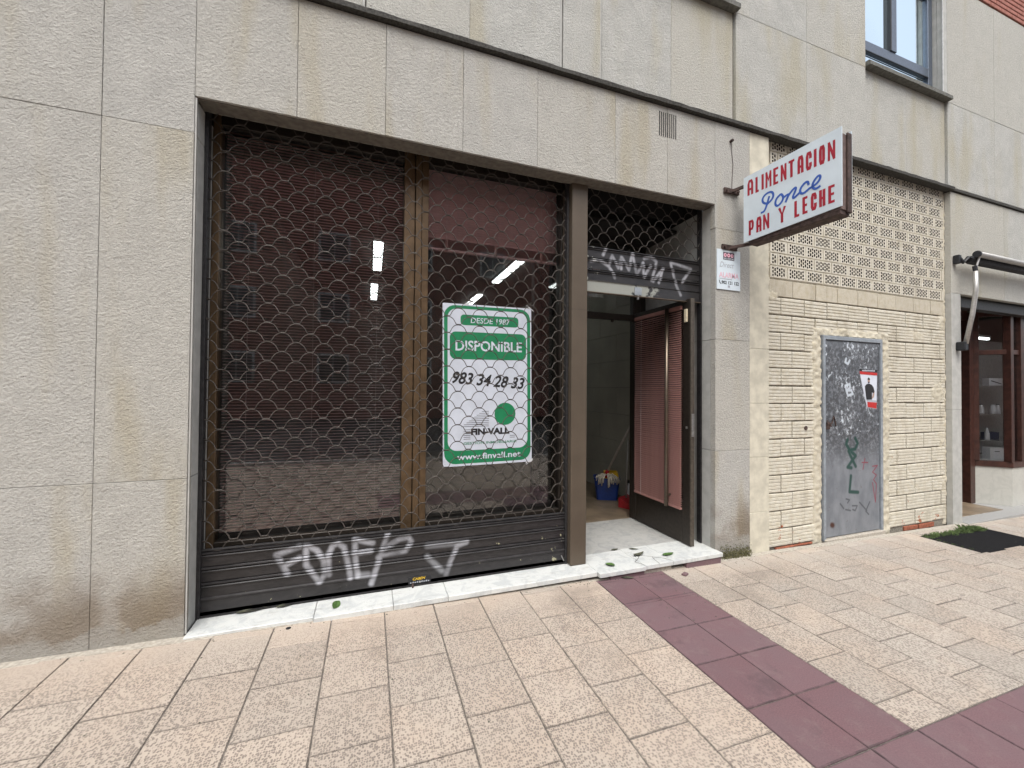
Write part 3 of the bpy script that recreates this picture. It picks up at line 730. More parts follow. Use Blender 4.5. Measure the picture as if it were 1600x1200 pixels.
# mortar grid between perforated bricks
PW, PH = 0.2515, 0.1205
HX, HZ = 0.3205, 0.1686
HTOP = 2.461
def hollow_mesh(seed, w, h, grooves=5, split=None):
    rs = random.Random(seed); b = MB()
    prof = [(0.03, 0.0), (0.004, 0.0), (0.0, 0.006)]
    n = grooves
    for i in range(1, n):
        z = h * i / n
        prof += [(0.0, z - 0.007), (0.0060, z - 0.0045), (0.0060, z + 0.0015), (0.0, z + 0.004)]
    prof += [(0.0, h - 0.006), (0.004, h), (0.03, h)]
    off = rs.random() * 50
    def fn(x, y, z):
        v = noise.noise_vector(Vector((x * 14 + off, z * 40, off)))
        return (x, y + v.x * 0.0016 if y < 0.02 else y, z + v.y * 0.0022)
    b.prof_x(prof, 0, w, 8, fn)
    L = len(prof)
    b.f.append(tuple(range(L))); b.f.append(tuple(len(b.v) - L + i for i in range(L))[::-1])
    return b.mesh('hollow_brick', M['hollow'])
_hm = {}
def hollow(x0, x1, row, mat=None, raw=False):
    w = round(x1 - x0 - 0.011, 3)
    if w < 0.03: return
    k = (w, random.randrange(3))
    if k not in _hm: _hm[k] = hollow_mesh(k[1] * 17 + int(w * 1000), w, HZ - 0.013)
    z = HTOP - HZ * (row + 1) + 0.003
    o = link('hollow_brick', _hm[k], bay, (x0 + 0.0045, YB - random.uniform(0, 0.006), z + random.uniform(-.002, .002)), (0, random.uniform(-.006, .006), 0))
DX0, DX1 = 4.255, 5.135      # door leaf limits
XL, XRT = 3.458, 6.338
for row in range(1, 15):
    xl_end = DX0 - (0.115 + random.uniform(-.02, .03)) if row >= 3 else None
    xr_start = DX1 + (0.13 + random.uniform(-.03, .03)) if row >= 3 else None
    ph = (0.235 if row % 2 else 0.385)
    # joints measured along the course
    xsr = [XL]; x = XL + ph - 0.02
    while x < XRT - 0.05: xsr.append(x); x += HX
    xsr.append(XRT)
    for a, c in zip(xsr[:-1], xsr[1:]):
        if row >= 3:
            if c <= xl_end or a >= xr_start: hollow(a, c, row)
            elif a < xl_end: hollow(a, xl_end, row)
            if a < xr_start < c and a > DX0 - .2: hollow(xr_start, c, row)
        else: hollow(a, c, row)
# smooth course on top
sm = []; x = XL + 0.06
b_sm = {}
while x < XRT - 0.08:
    x1 = min(x + 0.318, XRT - .02); w = round(x1 - x - 0.008, 3)
    if w not in b_sm:
        bb = MB().cbox(0, w, 0, 0.03, 0, HZ - 0.012, 0.003); b_sm[w] = bb.mesh('flat_brick', M['smooth'])
    link('flat_brick', b_sm[w], bay, (x + .004, YB - random.uniform(0, .004), HTOP - HZ + 0.004)); x = x1
# raw red brick at the footing
for x0, x1 in ((3.60, 3.84), (3.85, 4.10), (5.55, 5.80), (5.82, 6.10)):
    MB().cbox(x0, x1, YB - 0.012 + random.uniform(0, .01), YB + .03, gz(x0) - .02, -0.075 if x0 < 5 else -0.082, 0.004).build('clay_brick', M['rawbrick'], bay)
# perforated bricks
def perf_mesh(w, name='perforated_brick'):
    b = MB(); h = PH - 0.010; y0, yd = 0.0, 0.055; inner = []
    full = PW - 0.010
    ncol = 7; mx = 0.019; mz = 0.012; pitch = (full - 2 * mx) / ncol; hw = pitch * 0.66
    cols = []
    x = mx + (pitch - hw) / 2
    for c in range(ncol):
        if x + hw > w - 0.010: break
        cols.append((x, x + hw, c)); x += pitch
    cur = 0.0
    def fr(xa, xb, za, zb): b.quad((xa, y0, za), (xb, y0, za), (xb, y0, zb), (xa, y0, zb))
    for xa, xb, c in cols:
        fr(cur, xa, 0, h)
        if c % 2 == 0: hs = [(0.012, 0.031), (0.043, 0.067), (0.079, 0.098)]
        else: hs = [(0.020, 0.050), (0.060, 0.090)]
        zc = 0.0; 
        for z0, z1 in hs:
            fr(xa, xb, zc, z0); zc = z1; inner.extend(range(len(b.f), len(b.f) + 4))
            b.quad((xa, y0, z0), (xa, yd, z0), (xb, yd, z0), (xb, y0, z0)); b.quad((xa, y0, z1), (xb, y0, z1), (xb, yd, z1), (xa, yd, z1))
            b.quad((xa, y0, z0), (xa, y0, z1), (xa, yd, z1), (xa, yd, z0)); b.quad((xb, y0, z0), (xb, yd, z0), (xb, yd, z1), (xb, y0, z1))
        fr(xa, xb, zc, h); cur = xb
    fr(cur, w, 0, h)
    b.quad((0, y0, 0), (0, yd, 0), (w, yd, 0), (w, y0, 0)); b.quad((0, y0, h), (w, y0, h), (w, yd, h), (0, yd, h))
    b.quad((0, y0, 0), (0, y0, h), (0, yd, h), (0, yd, 0)); b.quad((w, y0, 0), (w, yd, 0), (w, yd, h), (w, y0, h))
    me = b.mesh(name, M['perf']); me.materials.append(M['raw_shade'])
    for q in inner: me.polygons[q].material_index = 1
    return me
_pm = {}
PZ0 = 2.466; NPR = 11
pm_joint = MB()
for row in range(NPR):
    z = PZ0 + row * PH
    xsr = [XL + 0.075]; x = XL + 0.075 + (0.232 if row % 2 == 0 else 0.10)
    while x < XRT - 0.04: xsr.append(x); x += PW
    xsr.append(XRT)
    pm_joint.box(XL, XRT, YB + 0.004, YB + 0.05, z - 0.0048, z + 0.0048)
    for a, c in zip(xsr[:-1], xsr[1:]):
        w = round(min(c - a, PW) - 0.010, 3)
        if w < 0.03: continue
        if w not in _pm: _pm[w] = perf_mesh(w)
        link('perforated_brick', _pm[w], bay, (a + .005, YB - random.uniform(0, .003), z + .005))
        pm_joint.box(c - 0.0048, c + 0.0048, YB + 0.005, YB + 0.05, z + .005, z + PH - .005)
pm_joint.build('joint_mortar', M['mortar'], bay)
# rough mortar sheets: grid with noise, ragged edge
def mortar_sheet(name, outline_fn, x0, x1, z0, z1, y, amp, step=0.016, mat='mortar', parent=None):
    b = MB(); nx = max(2, int((x1 - x0) / step)); nz = max(2, int((z1 - z0) / step)); idx = {}
    def vid(i, k):
        if (i, k) not in idx:
            x = x0 + (x1 - x0) * i / nx; z = z0 + (z1 - z0) * k / nz
            v = noise.noise_vector(Vector((x * 22, z * 30, 3.1))); v2 = noise.noise(Vector((x * 60, z * 75, 9)))
            e = outline_fn(x, z)
            yy = y - (amp * (0.55 + 0.6 * v.x) + amp * 0.35 * v2) * max(0, min(1, e / 0.03)) + (0.02 if e <= 0 else 0)
            idx[(i, k)] = len(b.v); b.v.append((x + v.y * 0.004, yy, z + v.z * 0.004))
        return idx[(i, k)]
    for i in range(nx):
        for k in range(nz):
            x = x0 + (x1 - x0) * (i + .5) / nx; z = z0 + (z1 - z0) * (k + .5) / nz
            if outline_fn(x, z) > -step: b.f.append((vid(i, k), vid(i + 1, k), vid(i + 1, k + 1), vid(i, k + 1)))
    return b.build(name, M[mat], parent, True)
def edge_around(x, z):
    n = 0.022 * noise.noise(Vector((x * 11, z * 13, 1))) + 0.012 * noise.noise(Vector((x * 33, z * 40, 5)))
    if DX0 - .035 < x < DX1 + .035 and z < 1.955: return -1
    dl = (x - (DX0 - 0.150)) + n; dr = ((DX1 + 0.170) - x) + n; dt = (2.045 - z) + n
    return min(dl, dr, dt)
mortar_sheet('door_surround_mortar', edge_around, DX0 - 0.20, DX1 + 0.22, -0.12, 2.09, YB + 0.002, 0.022, parent=bay)
def edge_left(x, z): return 0.075 + 0.045 * noise.noise(Vector((z * 6, 2, 0))) + 0.03 * noise.noise(Vector((z * 17, 7, 0))) - abs(x - 3.452) if z > 2.20 else 0.03 + 0.022 * noise.noise(Vector((z * 14, 4, 0))) - abs(x - 3.458)
mortar_sheet('edge_mortar', edge_left, 3.455, 3.58, -0.10, 3.75, YB + 0.002, 0.016, parent=bay)
def edge_right(x, z): return 0.030 + 0.018 * noise.noise(Vector((z * 12, 3, 0))) + 0.014 * noise.noise(Vector((z * 40, 8, 0))) - abs(x - 6.338)
mortar_sheet('edge_mortar', edge_right, 6.27, 6.339, -0.13, 3.75, YB + 0.004, 0.017, parent=bay)
def blob(cx, cz, rx, rz):
    return lambda x, z: (1 - math.hypot((x - cx) / rx, (z - cz) / rz)) * min(rx, rz) + 0.02 * noise.noise(Vector((x * 18, z * 20, cx)))
for cx, cz, rx, rz in ((5.75, 2.03, 0.24, 0.065), (6.20, 1.40, 0.12, 0.13), (6.28, 2.20, 0.06, 0.10), (3.56, 2.30, 0.10, 0.07), (6.26, .85, .05, .12), (6.28, .32, .045, .1)):
    mortar_sheet('mortar_patch', blob(cx, cz, rx, rz), cx - rx * 1.3, min(6.338, cx + rx * 1.3), cz - rz * 1.3, cz + rz * 1.3, YB + 0.003, 0.014, 0.014, parent=bay)
# broken hole in one brick with a rust run
MB().tube([(4.005, YB - 0.010, 1.04), (4.005, YB + 0.03, 1.035)], 0.02, 7, radii=[0.021, 0.015]).build('brick_hole', M['rust'], bay)
# jamb side of the bay
MB().cbox(6.339, 6.345, 0.057, 0.075, -.1, 3.74, .001).build('bay_jamb', M['cream'], bay)
# metal door
md = empty('metal_door', (4.25, 0.05, -0.09), parent=bld)
YD = 0.045
def mdb(name, x0, x1, y0, y1, z0, z1, mat, c=0.003): 
    return MB().cbox(x0 - 4.25, x1 - 4.25, y0 - 0.05, y1 - 0.05, z0 + .09, z1 + .09, c).build(name, M[mat], md)
mdb('frame', 4.226, 4.258, 0.030, 0.10, -0.08, 1.955, 'doorframe'); mdb('frame', 5.112, 5.146, 0.030, 0.10, -0.10, 1.955, 'doorframe'); mdb('frame', 4.258, 5.112, 0.030, 0.10, 1.915, 1.955, 'doorframe')
mdb('leaf', 4.263, 5.107, YD, 0.085, -0.055, 1.910, 'steeldoor')
mdb('concrete_step', 4.23, 5.15, 0.012, 0.11, -0.13, -0.062, 'cement', 0.006)
lat = MB(); lat.tube([(0.02, -0.012, 1.155), (0.10, -0.016, 1.17), (0.13, -0.014, 1.24), (0.15, -0.014, 1.19), (0.165, -0.012, 1.14)], 0.006, 7); lat.build('latch', M['rust'], md)
mdb('hasp_plate', 4.27, 4.33, 0.036, 0.046, 1.02, 1.09, 'rust', .002)
MB().tube([(0.03, -0.02, 1.20), (0.02, -0.035, 1.16), (0.06, -0.035, 1.14), (0.07, -0.02, 1.17)], 0.005, 7).build('hook', M['rust'], md)

# ------------------------------------------------------------------ text and print helpers
def text_mesh(txt, size, bold=0.0, shear=0.0, space=1.0):
    cu = bpy.data.curves.new('t', 'FONT'); cu.body = txt; cu.size = size; cu.offset = bold * size; cu.shear = shear; cu.space_character = space; cu.resolution_u = 3
    ob = bpy.data.objects.new('t', cu); C.link(ob); bpy.context.view_layer.update()
    me = bpy.data.meshes.new_from_object(ob.evaluated_get(bpy.context.evaluated_depsgraph_get()))
    v = [(p.co.x, p.co.y) for p in me.vertices]; f = [tuple(q.vertices) for q in me.polygons]
    bpy.data.objects.remove(ob); bpy.data.curves.remove(cu); bpy.data.meshes.remove(me)
    return v, f
def flat(name, v2, f, O, U, V, mat, parent, off=0.0, N=None):
    O = Vector(O); U = Vector(U); V = Vector(V); N = U.cross(V).normalized()
    me = bpy.data.meshes.new(name); me.from_pydata([tuple(O + U * x + V * y + N * off) for x, y in v2], [], f); me.materials.append(mat); me.update()
    return link(name, me, parent)
def fit_text(name, txt, x0, x1, y0, y1, O, U, V, mat, parent, off, bold=0.0, shear=0.0, space=1.0, rot=0.0):
    v, f = text_mesh(txt, 1.0, bold, shear, space)
    ax, bx = min(p[0] for p in v), max(p[0] for p in v); ay, by = min(p[1] for p in v), max(p[1] for p in v)
    w = [(x0 + (p[0] - ax) / (bx - ax) * (x1 - x0), y0 + (p[1] - ay) / (by - ay) * (y1 - y0)) for p in v]
    if rot:
        cx, cy = (x0 + x1) / 2, (y0 + y1) / 2; c, s = math.cos(rot), math.sin(rot)
        w = [(cx + (x - cx) * c - (y - cy) * s, cy + (x - cx) * s + (y - cy) * c) for x, y in w]
    return flat(name, w, f, O, U, V, mat, parent, off)
def rrect(x0, x1, y0, y1, r, n=6):
    p = []
    for cx, cy, a0 in ((x1 - r, y0 + r, -90), (x1 - r, y1 - r, 0), (x0 + r, y1 - r, 90), (x0 + r, y0 + r, 180)):
        for i in range(n + 1):
            a = math.radians(a0 + 90 * i / n); p.append((cx + r * math.cos(a), cy + r * math.sin(a)))
    return p
def ribbon(pts, w):
    pts = [Vector(p) for p in pts]; L = []; R = []; closed = (pts[0] - pts[-1]).length < 1e-6
    if closed: pts = pts[:-1]
    n = len(pts)
    for i, p in enumerate(pts):
        a = pts[i - 1] if (i > 0 or closed) else None; b = pts[(i + 1) % n] if (i < n - 1 or closed) else None
        d1 = (p - a).normalized() if a is not None else None; d2 = (b - p).normalized() if b is not None else None
        if d1 is None: d1 = d2
        if d2 is None: d2 = d1
        nn = Vector((-(d1 + d2).y, (d1 + d2).x))
        if nn.length < 1e-6: nn = Vector((-d1.y, d1.x))
        nn.normalize(); k = nn.dot(Vector((-d1.y, d1.x))); k = 1 / max(k, 0.6)
        q = p.copy()
        if not closed and i == 0: q = p - d2 * w * 0.35
        if not closed and i == n - 1: q = p + d1 * w * 0.35
        L.append(q + nn * w / 2 * k); R.append(q - nn * w / 2 * k)
    v = [tuple(x) for x in L + R]; f = []
    for i in range(n if closed else n - 1):
        j = (i + 1) % n; f.append((i, n + i, n + j, j))
    return v, f
def smooth_pl(pts, it=2):
    for _ in range(it):
        q = [pts[0]]
        for a, b in zip(pts[:-1], pts[1:]): q += [(a[0] * .75 + b[0] * .25, a[1] * .75 + b[1] * .25), (a[0] * .25 + b[0] * .75, a[1] * .25 + b[1] * .75)]
        q.append(pts[-1]); pts = q
    return pts

# ------------------------------------------------------------------ projecting shop sign
ANG = math.radians(5.9)
SD = Vector((math.sin(ANG), -math.cos(ANG), 0)); SP = Vector((math.cos(ANG), math.sin(ANG), 0)); SO = Vector((2.98, 0, 0)); SZ = Vector((0, 0, 1))
sg = empty('projecting_sign', (2.98, 0, 2.65)); tag(sg, 'white double-sided sign lettered ALIMENTACION Ponce PAN Y LECHE on rusty arms', 'shop sign')
def sgl(o): o.location = Vector(o.location) - Vector(sg.location); o.parent = sg; return o
def sbox(name, s0, s1, p0, p1, z0, z1, mat, c=0.003):
    b = MB().cbox(s0, s1, p0, p1, z0, z1, c)
    b.v = [tuple(SO + SD * x + SP * y + SZ * z) for x, y, z in b.v]; 
    return sgl(b.build(name, M[mat]))
sbox('casing', 0.14, 0.835, 0.012, 0.122, 2.665, 3.205, 'rustface')
sbox('casing_underside', 0.16, 0.83, 0.010, 0.124, 2.632, 2.664, 'rust')
sbox('end_channel', 0.8355, 0.848, 0.070, 0.123, 2.65, 3.215, 'rust')
pb = MB()   # face panels, slightly taller at the street end
def panel(p0, p1, name):
    b = MB(); pts = [(0.125, 2.659), (0.843, 2.683), (0.843, 3.240), (0.125, 3.214)]
    b.v = [tuple(SO + SD * s + SP * p + SZ * z) for p in (p0, p1) for s, z in pts]
    b.f = [(0, 1, 2, 3), (7, 6, 5, 4)] + [(i, i + 4, (i + 1) % 4 + 4, (i + 1) % 4) for i in range(4)]
    return sgl(b.build(name, M['signwhite']))
panel(0.0, 0.009, 'face_panel'); panel(0.125, 0.134, 'face_panel')
LET = {'A': [[(0, 0), (0, .78), (.25, 1), (.75, 1), (1, .78), (1, 0)], [(0, .38), (1, .38)]], 'L': [[(0, 1), (0, 0), (1, 0)]], 'I': [[(.5, 0), (.5, 1)]],
       'M': [[(0, 0), (0, 1)], [(0, 1), (.5, .45), (1, 1)], [(1, 1), (1, 0)]], 'E': [[(1, 1), (0, 1), (0, 0), (1, 0)], [(0, .5), (.85, .5)]],
       'N': [[(0, 0), (0, 1)], [(0, 1), (1, 0)], [(1, 0), (1, 1)]], 'T': [[(0, 1), (1, 1)], [(.5, 1), (.5, 0)]],
       'C': [[(1, .68), (1, .85), (.75, 1), (.25, 1), (0, .82), (0, .18), (.25, 0), (.75, 0), (1, .15), (1, .32)]],
       'O': [[(.25, 1), (0, .82), (0, .18), (.25, 0), (.75, 0), (1, .18), (1, .82), (.75, 1), (.25, 1)]],
       'P': [[(0, 0), (0, 1), (.75, 1), (1, .85), (1, .55), (.75, .4), (0, .4)]], 'Y': [[(0, 1), (.5, .5), (1, 1)], [(.5, .5), (.5, 0)]], 'H': [[(0, 0), (0, 1)], [(1, 0), (1, 1)], [(0, .5), (1, .5)]]}
TOP = [('A', .16, .21), ('L', .229, .26), ('I', .283, .296), ('M', .313, .361), ('E', .375, .417), ('N', .433, .477), ('T', .489, .537), ('A', .556, .599), ('C', .614, .655), ('I', .671, .684), ('O', .702, .741), ('N', .758, .805)]
BOT = [('P', .171, .215), ('A', .236, .28), ('N', .293, .343), ('Y', .414, .471), ('L', .533, .571), ('E', .59, .628), ('C', .647, .687), ('H', .702, .743), ('E', .76, .803)]
def letters(rows, zf, hf, name):
    for ch, s0, s1 in rows:
        wd = 0.0150 if ch in 'MN' else 0.0185; v = []; f = []; off = 0
        z0 = zf((s0 + s1) / 2); hh = hf((s0 + s1) / 2)
        for k, pl in enumerate(LET[ch]):
            a, b2 = s0 + wd / 2, s1 - wd / 2
            if ch == 'I': a = b2 = (s0 + s1) / 2
            pts = [(a + (b2 - a) * x, z0 + wd * .5 + (hh - wd) * y) for x, y in pl]
            vv, ff = ribbon(pts, wd)
            for x, y in vv: v.append((x, y, k))
            f += [tuple(i + off for i in q) for q in ff]; off += len(vv)
        me = bpy.data.meshes.new(name); me.from_pydata([tuple(SO + SD * x + SZ * y - SP * (0.0008 + 0.00025 * k)) for x, y, k in v], [], f); me.materials.append(M['signred']); me.update()
        sgl(link(name, me))
letters(TOP, lambda s: 3.043 - (s - .16) * .02, lambda s: 0.131 + (s - .16) * .012, 'red_letter')
letters(BOT, lambda s: 2.700 + (s - .17) * .042, lambda s: 0.128, 'red_letter')
PON = [[(0.28, 2.856), (0.303, 2.858), (0.32, 2.891), (0.342, 2.961)], [(0.331, 2.909), (0.292, 2.931), (0.286, 2.968), (0.314, 2.996), (0.359, 2.998), (0.378, 2.968), (0.37, 2.932), (0.331, 2.909)],
       [(0.429, 2.94), (0.397, 2.92), (0.389, 2.879), (0.408, 2.855), (0.44, 2.875), (0.455, 2.906), (0.44, 2.94), (0.429, 2.94)], [(0.458, 2.908), (0.497, 2.921), (0.471, 2.867)],
       [(0.486, 2.898), (0.512, 2.93), (0.542, 2.949), (0.547, 2.93), (0.522, 2.883), (0.529, 2.866), (0.571, 2.893)], [(0.633, 2.928), (0.629, 2.95), (0.61, 2.954), (0.576, 2.922), (0.574, 2.892), (0.595, 2.872), (0.638, 2.894)],
       [(0.638, 2.894), (0.684, 2.904), (0.711, 2.932), (0.711, 2.957), (0.693, 2.961), (0.661, 2.925), (0.659, 2.89), (0.68, 2.871), (0.707, 2.879)]]
for k, pl in enumerate(PON):
    vv, ff = ribbon(smooth_pl(pl), 0.0165)
    me = bpy.data.meshes.new('blue_script'); me.from_pydata([tuple(SO + SD * x + SZ * y - SP * (0.0009 + 0.0002 * k)) for x, y in vv], [], ff); me.materials.append(M['signblue']); me.update(); sgl(link('blue_script', me))
for zz, x in ((3.150, 2.98), (2.648, 2.955)):
    b = MB(); p0 = Vector((x, -0.012, zz)); p1 = SO + SD * 0.19 + SP * 0.07 + SZ * (zz + (0.02 if zz > 3 else 0.0))
    d = (p1 - p0).normalized(); e = d.cross(SZ).normalized() * 0.010
    for s in (1,):
        q = [p0 + e - SZ * .012, p0 - e - SZ * .012, p0 - e + SZ * .012, p0 + e + SZ * .012]; q2 = [t + (p1 - p0) for t in q]
        b.v = [tuple(t) for t in q + q2]; b.f = [(0, 1, 2, 3), (7, 6, 5, 4)] + [(i, i + 4, (i + 1) % 4 + 4, (i + 1) % 4) for i in range(4)]
    sgl(b.build('arm', M['rust']))
    sgl(MB().cbox(x - 0.085, x + 0.085, -0.022, -0.004, zz - 0.022, zz + 0.024, .003).build('wall_plate', M['rust']))
    for dx in (-.065, .065): sgl(MB().tube([(x + dx, -0.02, zz), (x + dx, -0.036, zz)], 0.010, 6).build('bolt', M['rust']))
# old hook and wire stain above the sign
hk = MB(); hk.tube([(2.98, 0.0, 3.60), (2.98, -0.03, 3.60)], 0.013, 8); hk.tube([(2.98, -0.012, 3.59), (2.992, -0.006, 3.50), (3.005, -0.006, 3.40), (2.996, -0.006, 3.27), (2.99, -0.008, 3.18)], 0.0022, 5)
o = hk.build('wall_hook', M['rust']); tag(o, 'small rusty hook with a dangling wire above the sign', 'hook')

# alarm plate
al = MB().cbox(2.818, 3.085, -0.012, -0.004, 2.276, 2.628, 0.002).build('alarm_plate', M['signwhite']); tag(al, 'small faded white alarm plate with phone number below the sign arm', 'sign')
AO, AU, AV = (2.818, -0.0125, 2.276), (1, 0, 0), (0, 0, 1)
aw, ah = 0.267, 0.352
flat('logo_block', [(.068, .262), (.195, .262), (.195, .330), (.068, .330)], [(0, 1, 2, 3)], AO, AU, AV, M['darkplum'], al, 0.0004)
for i in range(3):
    cx = 0.091 + i * .039; n = 14
    flat('logo_disc', [(cx + .017 * math.cos(6.283 * k / n), .304 + .018 * math.sin(6.283 * k / n)) for k in range(n)], [tuple(range(n))], AO, AU, AV, M['pinkprint'], al, 0.0008)
    flat('logo_disc_mark', [(cx + .007 * math.cos(6.283 * k / n), .304 + .007 * math.sin(6.283 * k / n)) for k in range(n)], [tuple(range(n))], AO, AU, AV, M['signred'], al, 0.0011)
fit_text('print', 'SECURITAS', .075, .188, .267, .280, AO, AU, AV, M['signwhite'], al, 0.0008, 0.01)
fit_text('print', 'Direct', .028, .190, .195, .242, AO, AU, AV, M['greyprint'], al, 0.0006, 0.0, 0.35)
fit_text('print', 'ALARMA', .022, .246, .105, .152, AO, AU, AV, M['pinkprint'], al, 0.0006, 0.02)
flat('rule', [(.022, .092), (.17, .090), (.17, .096), (.022, .098)], [(0, 1, 2, 3)], AO, AU, AV, M['greyprint'], al, 0.0006)
fit_text('print', '902 121 122', .050, .247, .048, .078, AO, AU, AV, M['black'], al, 0.0006, 0.03)
vv, ff = ribbon([(.024, .078), (.030, .058), (.044, .048)], .007); flat('phone_mark', vv, ff, AO, AU, AV, M['black'], al, 0.0006)
flat('stamp', [(.12, .022), (.145, .022), (.145, .040), (.12, .040)], [(0, 1, 2, 3)], AO, AU, AV, M['greyprint'], al, 0.0006)

# torn election style flyer on the metal door (flat print: a standing man in a dark shirt)
fl = flat('torn_flyer', [(4.778, 1.640), (4.860, 1.37), (4.905, 1.235), (5.062, 1.215), (5.075, 1.635)], [(0, 1, 2, 3, 4)], (0, YD - 0.002, 0), (1, 0, 0), (0, 0, 1), M['paper'], None)
sol = fl.modifiers.new('t', 'SOLIDIFY'); sol.thickness = 0.0008
tag(fl, 'torn flyer with a man in a dark shirt stuck on the metal door', 'flyer')
FO, FU, FV = (0, YD - 0.003, 0), (1, 0, 0), (0, 0, 1)
flat('dark_band', [(4.786, 1.612), (5.073, 1.600), (5.074, 1.634), (4.780, 1.638)], [(0, 1, 2, 3)], FO, FU, FV, M['black'], fl, .0004)
flat('red_band', [(4.795, 1.580), (5.071, 1.570), (5.073, 1.5985), (4.787, 1.6105)], [(0, 1, 2, 3)], FO, FU, FV, M['flyred'], fl, .0004)
for i in range(11):
    x = 4.83 + i * .019; flat('headline_mark', [(x, 1.612), (x + .012, 1.611), (x + .012, 1.624 + .004 * (i % 3)), (x, 1.625)], [(0, 1, 2, 3)], FO, FU, FV, M['paper'], fl, .0008)
flat('bottom_band', [(4.905, 1.300), (5.064, 1.292), (5.065, 1.305), (4.900, 1.313)], [(0, 1, 2, 3)], FO, FU, FV, M['greyprint'], fl, .0004)
flat('red_foot', [(4.915, 1.238), (5.058, 1.220), (5.062, 1.285), (4.908, 1.293)], [(0, 1, 2, 3)], FO, FU, FV, M['flyred'], fl, .0004)
body = [(4.895, 1.315), (4.880, 1.40), (4.872, 1.455), (4.895, 1.475), (4.922, 1.482), (4.948, 1.482), (4.985, 1.470), (5.010, 1.445), (5.028, 1.400), (5.005, 1.380), (4.985, 1.395), (4.985, 1.315)]
flat('printed_shirt', body, [tuple(range(len(body)))], FO, FU, FV, M['black'], fl, .0006)
flat('printed_arm', [(5.005, 1.380), (5.028, 1.400), (5.018, 1.345), (4.990, 1.325), (4.986, 1.340)], [(0, 1, 2, 3, 4)], FO, FU, FV, M['skin'], fl, .0007)
n = 16
flat('printed_face', [(4.934 + .017 * math.cos(6.283 * k / n), 1.513 + .027 * math.sin(6.283 * k / n)) for k in range(n)], [tuple(range(n))], FO, FU, FV, M['skin'], fl, .0008)
flat('printed_hair', [(4.934 + .020 * math.cos(math.pi * k / 8), 1.523 + .024 * math.sin(math.pi * k / 8)) for k in range(9)], [tuple(range(9))], FO, FU, FV, M['black'], fl, .0010)
flat('printed_beard', [(4.934 + .016 * math.cos(math.pi + math.pi * k / 8), 1.503 + .018 * math.sin(math.pi + math.pi * k / 8)) for k in range(9)], [tuple(range(9))], FO, FU, FV, M['darkplum'], fl, .0010)

# ------------------------------------------------------------------ shop: interior shell
fl_ = MB().box(-1.0, 3.10, 0.965, 6.2, -0.05, 0.024).build('shop_floor', M['floorbrown']); tag(fl_, 'brown tiled floor inside the shop', None, None, 'structure')
fm = MB().box(1.58, 2.815, 0.262, 0.963, -0.05, 0.0275).build('entrance_floor', M['marble_in']); tag(fm, 'worn marble floor of the entrance', None, None, 'structure')
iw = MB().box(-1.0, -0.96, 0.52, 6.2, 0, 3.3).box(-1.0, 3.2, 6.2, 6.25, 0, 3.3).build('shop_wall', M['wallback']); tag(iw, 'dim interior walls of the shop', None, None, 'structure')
rw = MB().box(3.085, 3.12, 0.96, 6.2, 0, 3.3).build('shop_side_wall', M['backing']); tag(rw, 'panelled side wall inside the shop', None, None, 'structure')
for k in range(9):
    for i in range(4):
        y0 = 0.97 + i * 1.3 - (k % 2) * .4
        MB().cbox(3.070, 3.084, max(.965, y0 + .002), min(6.19, y0 + 1.298), 0.03 + k * .35 + .0015, 0.03 + (k + 1) * .35 - .0015, .003).build('wall_panel', M['wallpaint'], rw)
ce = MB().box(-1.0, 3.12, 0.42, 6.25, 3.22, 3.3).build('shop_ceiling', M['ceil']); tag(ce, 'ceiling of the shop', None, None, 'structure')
cv = MB(); cv.box(-0.97, 2.84, 0.44, 0.47, 3.035, 3.5); cv.box(-0.97, 2.84, 0.2, 0.47, 3.5, 3.52); cv.box(2.842, 2.86, 0.2, 1.0, 3.02, 3.5); cv.box(-.99, -.972, .2, .47, 3.02, 3.5)
cv.box(1.58, 2.84, 0.47, 0.96, 2.93, 2.96)
cvo = cv.build('shutter_box', M['void'], bld)
# fluorescent fixtures
lamps = [((1.95, 3.12), 'lit ceiling tube showing through the glass above the poster'), ((0.075, 3.08), 'lit ceiling tube behind the left blind, nearer the window'), ((0.045, 5.2), 'lit ceiling tube behind the left blind, lower and deeper in the shop'), ((1.93, 5.25), 'lit ceiling tube peeking over the top edge of the poster')]
for (x, y), lb in lamps:
    t = empty('ceiling_lamp', (x, y, 3.19)); tag(t, lb, 'ceiling lamp', 'fluorescent ceiling lamps')
    MB().cbox(-0.065, 0.065, -0.62, 0.62, 0.0, 0.03, .004).build('housing', M['whiteplastic'], t)
    MB().cbox(-0.057, 0.057, -0.60, 0.60, -0.022, -0.001, .004).build('diffuser', M['tube'], t)

# shop window: dado, frames, mullion, panes
sw = MB().box(-0.94, 1.56, 0.285, 0.34, 0.03, 0.395).build('shop_window', M['frame_dk'], bld)
def fr(x0, x1, y0, y1, z0, z1, mat='frame_dk', nm='frame', c=.003, p=sw): return MB().cbox(x0, x1, y0, y1, z0, z1, c).build(nm, M[mat], p)
fr(-0.943, -0.902, 0.27, 0.35, 0.03, 3.20, 'bronze'); fr(-0.902, 0.214, 0.275, 0.345, 0.396, 0.425); fr(0.386, 1.46, 0.275, 0.345, 0.396, 0.425)
fr(-0.902, 0.214, 0.275, 0.345, 3.035, 3.20); fr(0.386, 1.46, 0.275, 0.345, 3.035, 3.20)
fr(0.214, 0.288, 0.262, 0.36, 0.396, 3.20, 'bronze', 'mullion'); fr(0.2925, 0.335, 0.250, 0.36, 0.396, 3.20, 'bronze', 'mullion'); fr(0.3365, 0.386, 0.262, 0.36, 0.396, 3.20, 'bronze', 'mullion')
fr(0.2885, 0.292, 0.285, 0.35, 0.396, 3.20, 'rail', 'mullion_gap', .0005)
fr(1.461, 1.53, 0.27, 0.36, 0.396, 3.20)
